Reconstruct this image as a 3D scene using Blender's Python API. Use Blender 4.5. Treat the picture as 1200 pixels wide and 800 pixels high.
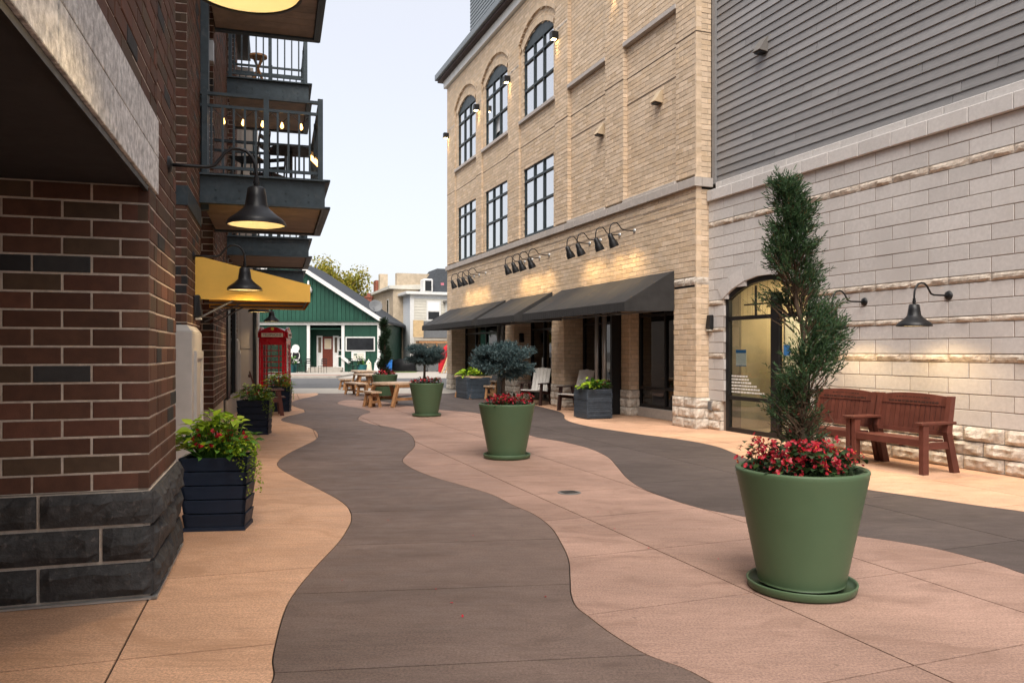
import bpy, bmesh, math, random
from mathutils import Vector, Matrix, noise
from mathutils.geometry import tessellate_polygon
R_ = random.Random(7)
rad = math.radians
SC = bpy.context.scene
for o in list(bpy.data.objects): bpy.data.objects.remove(o)
COL = SC.collection

# ------------------------------------------------------------------ camera, sky, sun, exposure
F, H, HV, CU = 915.0, 1.5, 411.0, 600.0
cam = bpy.data.cameras.new('camera'); cam_o = bpy.data.objects.new('camera', cam); COL.objects.link(cam_o)
cam.sensor_width = 36; cam.lens = F/1200*36; cam.shift_y = (HV-400)/1200; cam.clip_end = 3000; cam.clip_start = .05
cam_o.location = (0, 0, H); cam_o.rotation_euler = (rad(90), 0, 0)
SC.camera = cam_o
SUN_AZ, SUN_EL = rad(186), rad(56)        # azimuth from +Y towards +X
W = bpy.data.worlds.new('World'); SC.world = W; W.use_nodes = True
wn = W.node_tree.nodes; wl = W.node_tree.links
bg = wn['Background']; sky = wn.new('ShaderNodeTexSky'); sky.sky_type = 'NISHITA'; sky.sun_disc = False
sky.sun_elevation = SUN_EL; sky.sun_rotation = SUN_AZ; sky.air_density = .9; sky.dust_density = 5; sky.ozone_density = 0; sky.altitude = 200
veil = wn.new('ShaderNodeMix'); veil.data_type = 'RGBA'; veil.inputs[0].default_value = .76; veil.inputs[7].default_value = (1.96, 1.90, 1.87, 1)   # even high haze over the whole sky
wl.new(sky.outputs[0], veil.inputs[6]); wl.new(veil.outputs[2], bg.inputs[0]); bg.inputs[1].default_value = .10
sl = bpy.data.lights.new('sun', 'SUN'); sl.energy = .95; sl.angle = rad(48); sl.color = (1, .95, .88)
so = bpy.data.objects.new('sun', sl); COL.objects.link(so)
tosun = Vector((math.sin(SUN_AZ)*math.cos(SUN_EL), math.cos(SUN_AZ)*math.cos(SUN_EL), math.sin(SUN_EL)))
so.rotation_euler = (-tosun).to_track_quat('-Z', 'Y').to_euler(); so.location = tosun*60
SC.view_settings.view_transform = 'Standard'; SC.view_settings.look = 'None'
SC.view_settings.exposure = 2.22; SC.view_settings.gamma = 1.0; SC.view_settings.use_curve_mapping = False
SC.render.engine = 'CYCLES'
SC.cycles.max_bounces = 6; SC.cycles.transparent_max_bounces = 12

# ------------------------------------------------------------------ frames
def nrm2(a, b):
    l = math.hypot(a, b); return (a/l, b/l)
OR = (3.54, 15.0); dR = nrm2(-350, F); nR = (-dR[1], dR[0]); AR = math.atan2(dR[1], dR[0])   # right side: x = along the wall, y = towards the lane
OL = (-2.208, 4.749); dL = nrm2(-275, F); nL = (dL[1], -dL[0]); AL = math.atan2(nL[1], nL[0])  # left side: x = towards the lane, y = along the wall
def G(u, v, z=0.):
    Y = (H-z)*F/(v-HV); return ((u-CU)/F*Y, Y)
def PR(s, n): return (OR[0]+dR[0]*s+nR[0]*n, OR[1]+dR[1]*s+nR[1]*n)
def PL(s, n): return (OL[0]+dL[0]*s+nL[0]*n, OL[1]+dL[1]*s+nL[1]*n)
def RSf(x, y):
    a, b = x-OR[0], y-OR[1]; return (a*dR[0]+b*dR[1], a*nR[0]+b*nR[1])

# ------------------------------------------------------------------ objects
def tag(o, label=None, cat=None, group=None, kind=None):
    if label: o['label'] = label
    if cat: o['category'] = cat
    if group: o['group'] = group
    if kind: o['kind'] = kind
    return o
def empty(name, loc, rz=0., label=None, cat=None, group=None):
    o = bpy.data.objects.new(name, None); COL.objects.link(o); o.location = loc; o.rotation_euler = (0, 0, rz); o.empty_display_size = .2
    return tag(o, label, cat, group)
def ob(name, me, parent=None, loc=(0, 0, 0), rot=(0, 0, 0), sc=None):
    o = bpy.data.objects.new(name, me); COL.objects.link(o); o.parent = parent
    o.location = loc; o.rotation_euler = rot
    if sc: o.scale = sc
    return o
def kids(o): return [c for c in bpy.data.objects if c.parent == o]
def copy_thing(root, loc, rz, label=None, group=None):
    ch = {}
    for o in bpy.data.objects:
        if o.parent: ch.setdefault(o.parent.name, []).append(o)
    def rec(o, p):
        c = o.copy(); COL.objects.link(c); c.parent = p
        for k in ch.get(o.name, []): rec(k, c)
        return c
    r = rec(root, None); r.location = loc; r.rotation_euler = (0, 0, rz)
    if label: r['label'] = label
    if group: r['group'] = group
    return r

class MB:
    def __init__(s): s.v = []; s.f = []
    def quad(s, *p):
        n = len(s.v); s.v += [tuple(q) for q in p]; s.f.append(tuple(range(n, n+len(p)))); return s
    def hexa(s, b, t):               # two quads (bottom, top) both counter-clockwise from above
        n = len(s.v); s.v += [tuple(q) for q in list(b)+list(t)]
        s.f += [(n+3, n+2, n+1, n), (n+4, n+5, n+6, n+7)]
        for i in range(4):
            j = (i+1) % 4; s.f.append((n+i, n+j, n+4+j, n+4+i))
        return s
    def box(s, x0, x1, y0, y1, z0, z1):
        if x0 > x1: x0, x1 = x1, x0
        if y0 > y1: y0, y1 = y1, y0
        if z0 > z1: z0, z1 = z1, z0
        return s.hexa([(x0, y0, z0), (x1, y0, z0), (x1, y1, z0), (x0, y1, z0)], [(x0, y0, z1), (x1, y0, z1), (x1, y1, z1), (x0, y1, z1)])
    def bar(s, p0, p1, w, h, up=(0, 0, 1)):
        p0, p1 = Vector(p0), Vector(p1); d = (p1-p0).normalized(); u = Vector(up)
        sx = d.cross(u)
        if sx.length < 1e-4: sx = d.cross(Vector((1, 0, 0)))
        sx.normalize(); u = sx.cross(d); a = sx*w/2; b = u*h/2
        return s.hexa([p0-a-b, p0+a-b, p1+a-b, p1-a-b], [p0-a+b, p0+a+b, p1+a+b, p1-a+b])
    def tube(s, pts, r, n=8, caps=True):
        pts = [Vector(p) for p in pts]; rr = r if isinstance(r, (list, tuple)) else [r]*len(pts)
        base = len(s.v); x = None
        for i, p in enumerate(pts):
            t = (pts[min(i+1, len(pts)-1)]-pts[max(i-1, 0)]).normalized()
            if x is None:
                x = t.orthogonal().normalized()
            else:
                x = (x-t*x.dot(t)).normalized()
            y = t.cross(x)
            for k in range(n):
                a = 2*math.pi*k/n; s.v.append(tuple(p+(x*math.cos(a)+y*math.sin(a))*rr[i]))
        for i in range(len(pts)-1):
            for k in range(n):
                a = base+i*n+k; b = base+i*n+(k+1) % n; s.f.append((a, b, b+n, a+n))
        if caps:
            s.f.append(tuple(base+k for k in reversed(range(n)))); s.f.append(tuple(base+(len(pts)-1)*n+k for k in range(n)))
        return s
    def lathe(s, prof, n=32, c=(0, 0, 0), caps=False):
        base = len(s.v)
        for (r, z) in prof:
            for k in range(n):
                a = 2*math.pi*k/n; s.v.append((c[0]+r*math.cos(a), c[1]+r*math.sin(a), c[2]+z))
        for i in range(len(prof)-1):
            for k in range(n):
                a = base+i*n+k; b = base+i*n+(k+1) % n; s.f.append((a, b, b+n, a+n))
        if caps:
            s.f.append(tuple(base+k for k in reversed(range(n)))); s.f.append(tuple(base+(len(prof)-1)*n+k for k in range(n)))
        return s
    def prism(s, poly, z0, z1, mp=None):  # poly counter-clockwise in 2-D; mp maps (a, b, h) -> xyz
        mp = mp or (lambda a, b, h: (a, b, h)); n = len(s.v); m = len(poly)
        s.v += [tuple(mp(a, b, z0)) for a, b in poly]+[tuple(mp(a, b, z1)) for a, b in poly]
        s.f.append(tuple(n+i for i in reversed(range(m)))); s.f.append(tuple(n+m+i for i in range(m)))
        for i in range(m):
            j = (i+1) % m; s.f.append((n+i, n+j, n+m+j, n+m+i))
        return s
    def mesh(s, name, mat, smooth=False):
        me = bpy.data.meshes.new(name); me.from_pydata(s.v, [], s.f); me.materials.append(mat)
        if smooth: me.polygons.foreach_set('use_smooth', [True]*len(me.polygons))
        me.update(); return me
    def build(s, name, mat, parent=None, loc=(0, 0, 0), rot=(0, 0, 0), smooth=False, bevel=0, fix=False):
        me = s.mesh(name, mat, smooth)
        if fix:
            bm = bmesh.new(); bm.from_mesh(me); bmesh.ops.recalc_face_normals(bm, faces=bm.faces); bm.to_mesh(me); bm.free()
        o = ob(name, me, parent, loc, rot)
        if bevel:
            m = o.modifiers.new('bevel', 'BEVEL'); m.width = bevel; m.segments = 2; m.limit_method = 'ANGLE'; m.angle_limit = rad(40)
        if smooth == 'auto': pass
        return o

# ------------------------------------------------------------------ materials
def mat(name, col, rough=.6, var=.15, scale=6., detail=5, bump=0., bscale=60., metal=0., rnd=0., pal=None, spec=.25, stretch=(1, 1, 1), dirt=None, emit=None, coat=0., local=False, trans=0.):
    m = bpy.data.materials.new(name); m.use_nodes = True; nt = m.node_tree; N = nt.nodes; L = nt.links
    b = N['Principled BSDF']; b.inputs['Roughness'].default_value = rough; b.inputs['Metallic'].default_value = metal
    b.inputs['Specular IOR Level'].default_value = spec; b.inputs['Coat Weight'].default_value = coat
    if trans: b.inputs['Transmission Weight'].default_value = trans
    if local: tc = N.new('ShaderNodeTexCoord').outputs['Object']
    else: tc = N.new('ShaderNodeNewGeometry').outputs['Position']
    mp = N.new('ShaderNodeMapping'); mp.inputs['Scale'].default_value = stretch; L.new(tc, mp.inputs[0])
    nz = N.new('ShaderNodeTexNoise'); nz.inputs['Scale'].default_value = scale; nz.inputs['Detail'].default_value = detail; nz.inputs['Roughness'].default_value = .62; L.new(mp.outputs[0], nz.inputs['Vector'])
    mr = N.new('ShaderNodeMapRange'); mr.inputs[1].default_value = .3; mr.inputs[2].default_value = .7; mr.inputs[3].default_value = 1-var; mr.inputs[4].default_value = 1+var; L.new(nz.outputs[0], mr.inputs[0])
    fac = mr.outputs[0]
    oi = N.new('ShaderNodeObjectInfo'); ge = N.new('ShaderNodeNewGeometry'); ad = N.new('ShaderNodeMath'); ad.operation = 'ADD'; L.new(oi.outputs['Random'], ad.inputs[0]); L.new(ge.outputs['Random Per Island'], ad.inputs[1])
    fr = N.new('ShaderNodeMath'); fr.operation = 'FRACT'; L.new(ad.outputs[0], fr.inputs[0])
    if pal:
        cr = N.new('ShaderNodeValToRGB'); cr.color_ramp.interpolation = 'CONSTANT'; el = cr.color_ramp.elements
        tot = sum(w for c, w in pal); acc = 0
        for i, (c, w) in enumerate(pal):
            e = el[i] if i < 2 else el.new(min(acc/tot, .999))
            e.position = acc/tot; e.color = (*c, 1); acc += w
        L.new(fr.outputs[0], cr.inputs[0]); colo = cr.outputs[0]
    else:
        rg = N.new('ShaderNodeRGB'); rg.outputs[0].default_value = (*col, 1); colo = rg.outputs[0]
    if rnd:
        f2 = N.new('ShaderNodeMath'); f2.operation = 'MULTIPLY'; f2.inputs[1].default_value = 7.31; L.new(fr.outputs[0], f2.inputs[0])
        f3 = N.new('ShaderNodeMath'); f3.operation = 'FRACT'; L.new(f2.outputs[0], f3.inputs[0])
        m3 = N.new('ShaderNodeMapRange'); m3.inputs[3].default_value = 1-rnd; m3.inputs[4].default_value = 1+rnd; L.new(f3.outputs[0], m3.inputs[0])
        mu = N.new('ShaderNodeMath'); mu.operation = 'MULTIPLY'; L.new(fac, mu.inputs[0]); L.new(m3.outputs[0], mu.inputs[1]); fac = mu.outputs[0]
    vm = N.new('ShaderNodeVectorMath'); vm.operation = 'SCALE'; L.new(colo, vm.inputs[0]); L.new(fac, vm.inputs['Scale']); out = vm.outputs[0]
    if dirt:                          # (colour, scale, low, high): stains with a shape of their own
        n2 = N.new('ShaderNodeTexNoise'); n2.inputs['Scale'].default_value = dirt[1]; n2.inputs['Detail'].default_value = 7; n2.inputs['Distortion'].default_value = .6; L.new(tc, n2.inputs['Vector'])
        m2 = N.new('ShaderNodeMapRange'); m2.inputs[1].default_value = dirt[2]; m2.inputs[2].default_value = dirt[3]; m2.clamp = True; L.new(n2.outputs[0], m2.inputs[0])
        mx = N.new('ShaderNodeMix'); mx.data_type = 'RGBA'; mx.inputs[7].default_value = (*dirt[0], 1); L.new(m2.outputs[0], mx.inputs[0]); L.new(out, mx.inputs[6]); out = mx.outputs[2]
    L.new(out, b.inputs['Base Color'])
    rv = N.new('ShaderNodeMapRange'); rv.inputs[1].default_value = .3; rv.inputs[2].default_value = .7; rv.inputs[3].default_value = max(.02, rough-.08); rv.inputs[4].default_value = min(1, rough+.08); L.new(nz.outputs[0], rv.inputs[0]); L.new(rv.outputs[0], b.inputs['Roughness'])
    if bump:
        n3 = N.new('ShaderNodeTexNoise'); n3.inputs['Scale'].default_value = bscale; n3.inputs['Detail'].default_value = 4; L.new(mp.outputs[0], n3.inputs['Vector'])
        bp = N.new('ShaderNodeBump'); bp.inputs['Strength'].default_value = bump; bp.inputs['Distance'].default_value = .01; L.new(n3.outputs[0], bp.inputs['Height']); L.new(bp.outputs[0], b.inputs['Normal'])
    if emit:
        b.inputs['Emission Color'].default_value = (*emit[0], 1); b.inputs['Emission Strength'].default_value = emit[1]
    return m
def glass(name, tint=(.8, .85, .85), refl=.12):
    m = bpy.data.materials.new(name); m.use_nodes = True; nt = m.node_tree; N = nt.nodes; L = nt.links
    N.remove(N['Principled BSDF']); o = N['Material Output']
    t = N.new('ShaderNodeBsdfTransparent'); t.inputs[0].default_value = (*tint, 1); g = N.new('ShaderNodeBsdfGlossy'); g.inputs['Roughness'].default_value = .01
    fz = N.new('ShaderNodeFresnel'); fz.inputs[0].default_value = 1.5; a = N.new('ShaderNodeMath'); a.operation = 'ADD'; a.inputs[1].default_value = refl; L.new(fz.outputs[0], a.inputs[0])
    ge = N.new('ShaderNodeNewGeometry'); iv = N.new('ShaderNodeMath'); iv.operation = 'SUBTRACT'; iv.inputs[0].default_value = 1.; L.new(ge.outputs['Backfacing'], iv.inputs[1])   # a pane reflects once, at its outer face
    mu = N.new('ShaderNodeMath'); mu.operation = 'MULTIPLY'; L.new(a.outputs[0], mu.inputs[0]); L.new(iv.outputs[0], mu.inputs[1])
    x = N.new('ShaderNodeMixShader'); L.new(mu.outputs[0], x.inputs[0]); L.new(t.outputs[0], x.inputs[1]); L.new(g.outputs[0], x.inputs[2]); L.new(x.outputs[0], o.inputs[0])
    return m
def leafmat(name, pal, rough=.5, rnd=.3, trans=.25):
    m = mat(name, pal[0][0], rough, .15, 3, rnd=rnd, pal=pal, spec=.35)
    N = m.node_tree.nodes; L = m.node_tree.links; b = N['Principled BSDF']; o = N['Material Output']
    t = N.new('ShaderNodeBsdfTranslucent'); src = b.inputs['Base Color'].links[0].from_socket; L.new(src, t.inputs[0])
    x = N.new('ShaderNodeMixShader'); x.inputs[0].default_value = trans; L.new(b.outputs[0], x.inputs[1]); L.new(t.outputs[0], x.inputs[2]); L.new(x.outputs[0], o.inputs[0])
    return m
M = {}
M['brown_brick'] = mat('brown_brick', (.08, .04, .03), .75, .18, 14, bump=.25, bscale=160, rnd=.18, pal=[((.088, .042, .028), 5), ((.104, .052, .034), 4), ((.080, .052, .034), 3), ((.112, .050, .034), 2.4), ((.036, .036, .037), .9)])
M['brown_mortar'] = mat('brown_mortar', (.52, .45, .385), .9, .2, 22, bump=.4, bscale=120)
M['dark_stone'] = mat('dark_stone', (.046, .046, .047), .7, .4, 18, bump=.7, bscale=55, rnd=.15, dirt=((.11, .10, .095), 26, .60, .74))
M['lime_band'] = mat('lime_band', (.58, .575, .56), .5, .6, 22, detail=10, bump=.5, bscale=90, rnd=.1)
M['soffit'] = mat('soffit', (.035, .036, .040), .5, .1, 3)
M['tan_brick'] = mat('tan_brick', (.42, .29, .17), .8, .12, 10, bump=.2, bscale=140, rnd=.1, pal=[((.585, .455, .325), 4), ((.56, .43, .30), 3), ((.61, .48, .35), 2), ((.575, .435, .295), 2)])
M['tan_mortar'] = mat('tan_mortar', (.38, .31, .245), .9, .15, 15)
M['block'] = mat('block', (.47, .40, .345), .85, .08, 20, bump=.3, bscale=170, rnd=.05, pal=[((.53, .505, .485), 3), ((.515, .49, .47), 3), ((.545, .52, .50), 2)], dirt=((.47, .445, .425), .9, .52, .72))
M['block_mortar'] = mat('block_mortar', (.25, .205, .17), .9, .1, 12)
M['rock'] = mat('rock', (.50, .43, .36), .85, .22, 20, bump=.8, bscale=60, rnd=.1, dirt=((.33, .27, .21), 9, .55, .75))
M['rock_white'] = mat('rock_white', (.55, .49, .42), .85, .25, 18, bump=.8, bscale=60, rnd=.12, dirt=((.33, .26, .19), 8, .53, .72))
M['cast_stone'] = mat('cast_stone', (.42, .38, .345), .75, .1, 10, bump=.1, rnd=.06)
M['siding'] = mat('siding', (.23, .224, .222), .38, .12, 5, rnd=.13, bump=.1, bscale=30, stretch=(1, 1, 6))
M['siding_blue'] = mat('siding_blue', (.19, .215, .235), .55, .1, 5)
M['black_metal'] = mat('black_metal', (.010, .010, .011), .42, .2, 8, spec=.35)
M['steel_blue'] = mat('steel_blue', (.042, .058, .068), .45, .25, 9, rnd=.05, dirt=((.075, .085, .09), 7, .58, .75))
M['alu'] = mat('alu', (.45, .45, .44), .35, .08, 5, metal=.6)
M['navy'] = mat('navy', (.013, .022, .042), .48, .15, 8, rnd=.1, bump=.1, bscale=40, stretch=(1, 1, 5))
M['slate_planter'] = mat('slate_planter', (.050, .064, .082), .5, .25, 12, rnd=.25)
M['pot'] = mat('pot', (.077, .124, .066), .42, .06, 3, dirt=((.085, .125, .065), 2.2, .5, .8))
M['soil'] = mat('soil', (.02, .014, .01), .95, .4, 40, bump=.8)
M['bench'] = mat('bench', (.098, .033, .024), .42, .15, 7, rnd=.14, bump=.1, bscale=50, stretch=(1, 1, 1))
M['chair_dark'] = mat('chair_dark', (.045, .022, .018), .5, .15, 8, rnd=.1)
M['chair_light'] = mat('chair_light', (.72, .70, .66), .55, .1, 8, rnd=.08)
M['timber'] = mat('timber', (.36, .185, .085), .6, .25, 6, rnd=.22, stretch=(1, 1, 1), dirt=((.20, .095, .04), 7, .55, .75))
M['timber_top'] = mat('timber_top', (.52, .37, .25), .4, .2, 6, rnd=.15)
M['awning_black'] = mat('awning_black', (.030, .029, .029), .75, .25, 5, stretch=(1, 1, 1), bump=.15, bscale=20)
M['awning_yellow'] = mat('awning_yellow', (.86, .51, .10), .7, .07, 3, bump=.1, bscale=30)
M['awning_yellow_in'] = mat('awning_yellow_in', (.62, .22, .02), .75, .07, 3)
M['red'] = mat('red', (.46, .008, .018), .28, .12, 5, coat=.3)
M['white'] = mat('white', (.64, .64, .62), .5, .06, 5)
M['white_paint_brick'] = mat('white_paint_brick', (.62, .65, .67), .7, .1, 9, bump=.4, bscale=30)
M['cream'] = mat('cream', (.55, .53, .46), .7, .08, 4)
M['green_board'] = mat('green_board', (.016, .070, .047), .55, .12, 5, rnd=.12)
M['green_dark'] = mat('green_dark', (.011, .050, .033), .55, .12, 5, rnd=.1)
M['roof_dark'] = mat('roof_dark', (.04, .045, .052), .8, .3, 6, rnd=.2)
M['door_red'] = mat('door_red', (.13, .030, .018), .45, .3, 10, stretch=(4, 4, 1))
M['far_brick'] = mat('far_brick', (.45, .37, .27), .8, .2, 3, bump=.3, bscale=30)
M['red_brick'] = mat('red_brick', (.26, .09, .06), .8, .25, 6)
M['plywood'] = mat('plywood', (.50, .36, .2), .7, .15, 4)
M['panel_wall'] = mat('panel_wall', (.40, .36, .32), .7, .06, 3, rnd=.04)
M['plinth'] = mat('plinth', (.47, .45, .42), .55, .07, 6, bump=.05)
M['asphalt'] = mat('asphalt', (.11, .11, .112), .9, .2, 14, bump=.4, bscale=60, dirt=((.085, .085, .086), .5, .5, .7), spec=.2)
M['sidewalk'] = mat('sidewalk', (.36, .33, .29), .85, .12, 4, bump=.2)
M['brick_strip'] = mat('brick_strip', (.24, .11, .08), .85, .2, 8)
M['ground'] = mat('ground', (.12, .11, .10), .9, .2, 2)
M['grass'] = mat('grass', (.10, .15, .03), .9, .3, 9, bump=.5)
def paving(name, col, stain, seed):
    m = bpy.data.materials.new(name); m.use_nodes = True; nt = m.node_tree; N = nt.nodes; L = nt.links; b = N['Principled BSDF']
    b.inputs['Specular IOR Level'].default_value = .25
    pos = N.new('ShaderNodeNewGeometry').outputs['Position']
    def mp(sc, rot=0.):
        q = N.new('ShaderNodeMapping'); q.inputs['Location'].default_value = (seed, seed*.7, 0); q.inputs['Rotation'].default_value = (0, 0, rot); q.inputs['Scale'].default_value = sc; L.new(pos, q.inputs[0]); return q.outputs[0]
    def nz(vec, sc, det=6, rough=.6, dist=0.):
        q = N.new('ShaderNodeTexNoise'); q.inputs['Scale'].default_value = sc; q.inputs['Detail'].default_value = det; q.inputs['Roughness'].default_value = rough; q.inputs['Distortion'].default_value = dist; L.new(vec, q.inputs['Vector']); return q.outputs[0]
    def rng(src, a, b_, c, d):
        q = N.new('ShaderNodeMapRange'); q.inputs[1].default_value = a; q.inputs[2].default_value = b_; q.inputs[3].default_value = c; q.inputs[4].default_value = d; L.new(src, q.inputs[0]); return q.outputs[0]
    def mul(a, b_):
        q = N.new('ShaderNodeMath'); q.operation = 'MULTIPLY'; L.new(a, q.inputs[0]); L.new(b_, q.inputs[1]); return q.outputs[0]
    big = rng(nz(mp((.5, .9, 1)), 1.0, 9, .68, .5), .3, .7, .75, 1.22)
    streak = rng(nz(mp((1.2, 16, 1), -.3), 2.2, 9, .8), .35, .65, .86, 1.14)
    fine = rng(nz(mp((1, 1, 1)), 75, 4, .8), .40, .60, .74, 1.26)
    oi = N.new('ShaderNodeObjectInfo'); per = rng(oi.outputs['Random'], 0, 1, .94, 1.06)
    v = N.new('ShaderNodeVectorMath'); v.operation = 'SCALE'; v.inputs[0].default_value = col; L.new(mul(mul(big, streak), mul(fine, per)), v.inputs['Scale'])
    st = rng(nz(mp((.7, 1.3, 1)), 1.7, 10, .74, 1.2), .50, .68, 0, .9)
    mx = N.new('ShaderNodeMix'); mx.data_type = 'RGBA'; mx.inputs[7].default_value = (*stain, 1); L.new(st, mx.inputs[0]); L.new(v.outputs[0], mx.inputs[6])
    vo = N.new('ShaderNodeTexVoronoi'); vo.inputs['Scale'].default_value = 1.9; vo.inputs['Randomness'].default_value = 1.; L.new(mp((1, 1, 1)), vo.inputs['Vector'])
    gum = rng(vo.outputs['Distance'], .020, .034, .55, 0)
    m2 = N.new('ShaderNodeMix'); m2.data_type = 'RGBA'; m2.inputs[7].default_value = (col[0]*.35, col[1]*.35, col[2]*.35, 1); L.new(gum, m2.inputs[0]); L.new(mx.outputs[2], m2.inputs[6])
    L.new(m2.outputs[2], b.inputs['Base Color'])
    L.new(rng(nz(mp((1, 2, 1)), 3, 5), .3, .7, .55, .82), b.inputs['Roughness'])
    bp = N.new('ShaderNodeBump'); bp.inputs['Strength'].default_value = .35; bp.inputs['Distance'].default_value = .004; L.new(nz(mp((1, 1, 1)), 230, 3, .7), bp.inputs['Height']); L.new(bp.outputs[0], b.inputs['Normal'])
    return m
M['peach'] = paving('peach', (.57, .345, .222), (.41, .235, .14), 3.1)
M['pink'] = paving('pink', (.325, .208, .162), (.225, .138, .104), 8.7)
M['dark'] = paving('dark', (.150, .107, .089), (.110, .077, .063), 14.3)
M['dark_r'] = paving('dark_r', (.084, .066, .060), (.062, .049, .044), 21.9)
M['joint'] = mat('joint', (.022, .016, .013), .95, .2, 9)
M['bulb'] = mat('bulb', (1, .85, .55), .5, 0, emit=((1, .72, .32), 7))
M['bulb_small'] = mat('bulb_small', (1, .75, .4), .5, 0, emit=((1, .5, .14), 1.6))
M['shade_in'] = mat('shade_in', (.80, .74, .60), .5, .03)
M['glass'] = glass('glass', (.80, .84, .83), .10)
M['glass_sky'] = glass('glass_sky', (.8, .85, .86), .78)
M['glass_dark'] = glass('glass_dark', (.35, .37, .37), .06)
M['blind'] = mat('blind', (.82, .83, .83), .6, .05, 3, stretch=(.3, .3, 8))
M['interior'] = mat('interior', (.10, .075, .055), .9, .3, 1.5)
M['interior_tan'] = mat('interior_tan', (.46, .38, .27), .8, .12, 2)
M['screen_brown'] = mat('screen_brown', (.13, .085, .05), .7, .2, 2)
M['blue_plastic'] = mat('blue_plastic', (.02, .14, .45), .45, .05)
M['tarp_black'] = mat('tarp_black', (.014, .014, .016), .5, .3, 6)
M['tarp_red'] = mat('tarp_red', (.42, .012, .02), .6, .15, 6)
M['bin_grey'] = mat('bin_grey', (.13, .135, .14), .5, .1)
M['bark'] = mat('bark', (.085, .06, .042), .9, .3, 25, bump=.6, bscale=60)
M['twig'] = mat('twig', (.10, .066, .042), .9, .3, 30, rnd=.3)
M['juniper'] = leafmat('juniper', [((.040, .085, .036), 5), ((.055, .110, .042), 4), ((.030, .066, .032), 3), ((.13, .075, .03), .3), ((.075, .125, .048), 2)])
M['spruce'] = leafmat('spruce', [((.060, .105, .112), 4), ((.085, .135, .140), 3), ((.045, .082, .085), 3), ((.115, .165, .165), 1.5)])
M['topiary'] = leafmat('topiary', [((.020, .045, .022), 4), ((.030, .062, .028), 3)])
M['lime'] = leafmat('lime', [((.30, .44, .025), 5), ((.36, .48, .035), 3), ((.20, .33, .02), 3)], rough=.42, trans=.3)
M['leaf'] = leafmat('leaf', [((.055, .150, .022), 4), ((.075, .19, .028), 3), ((.10, .24, .03), 2)], rough=.42, trans=.3)
M['leaf_dark'] = leafmat('leaf_dark', [((.022, .046, .016), 4), ((.030, .062, .018), 3), ((.055, .10, .02), 1)], rough=.4)
M['petal'] = leafmat('petal', [((.44, .012, .030), 5), ((.52, .025, .05), 3), ((.36, .008, .02), 3), ((.58, .10, .12), .8)], rough=.45, trans=.3)
M['petal_yellow'] = mat('petal_yellow', (.8, .4, .03), .6, .1)
M['tree_leaf'] = leafmat('tree_leaf', [((.30, .27, .03), 4), ((.38, .31, .04), 3), ((.20, .22, .03), 3)], trans=.45)  # leaf green yellowed: warm sunlight on the crown put into the colour
M['tree_leaf_dark'] = leafmat('tree_leaf_dark', [((.06, .10, .02), 4), ((.08, .13, .025), 3)], trans=.35)
M['sign_cream'] = mat('sign_cream', (.72, .65, .50), .5, .04)
M['letter'] = mat('letter', (.10, .03, .02), .6, 0)
M['gold'] = mat('gold', (.75, .47, .08), .4, .1)
M['mullion'] = mat('mullion', (.020, .030, .033), .4, .1)
M['grey_vent'] = mat('grey_vent', (.16, .15, .14), .5, .1)
M['tan_vent'] = mat('tan_vent', (.47, .37, .25), .5, .1)
M['print_blue'] = mat('print_blue', (.04, .16, .38), .5, 0)
M['petal_pink'] = mat('petal_pink', (.5, .16, .2), .6, .1)
M['teal'] = mat('teal', (.02, .12, .13), .5, .1)

# ------------------------------------------------------------------ masonry
def piece_mesh(l, h, d, c=.004, key={}, mat_=None):
    k = (round(l, 3), round(h, 3), round(d, 3), c, mat_.name)
    if k not in key:
        key[k] = piece_mb(MB(), l, h, d, c).mesh('piece', mat_)
    return key[k]
def piece_mb(mb, l, h, d, c=.004, tf=None):
    a, b = l/2, h/2
    vs = [(-a, -d, -b), (a, -d, -b), (a, -d, b), (-a, -d, b), (-a, -c, -b), (a, -c, -b), (a, -c, b), (-a, -c, b), (-a+c, 0, -b+c), (a-c, 0, -b+c), (a-c, 0, b-c), (-a+c, 0, b-c)]
    if tf: vs = [tf(v) for v in vs]
    n = len(mb.v); mb.v += vs
    for i in range(4):
        j = (i+1) % 4
        mb.f.append((n+i, n+4+i, n+4+j, n+j)); mb.f.append((n+4+i, n+8+i, n+8+j, n+4+j))
    mb.f.append((n+11, n+10, n+9, n+8)); return mb
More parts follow.
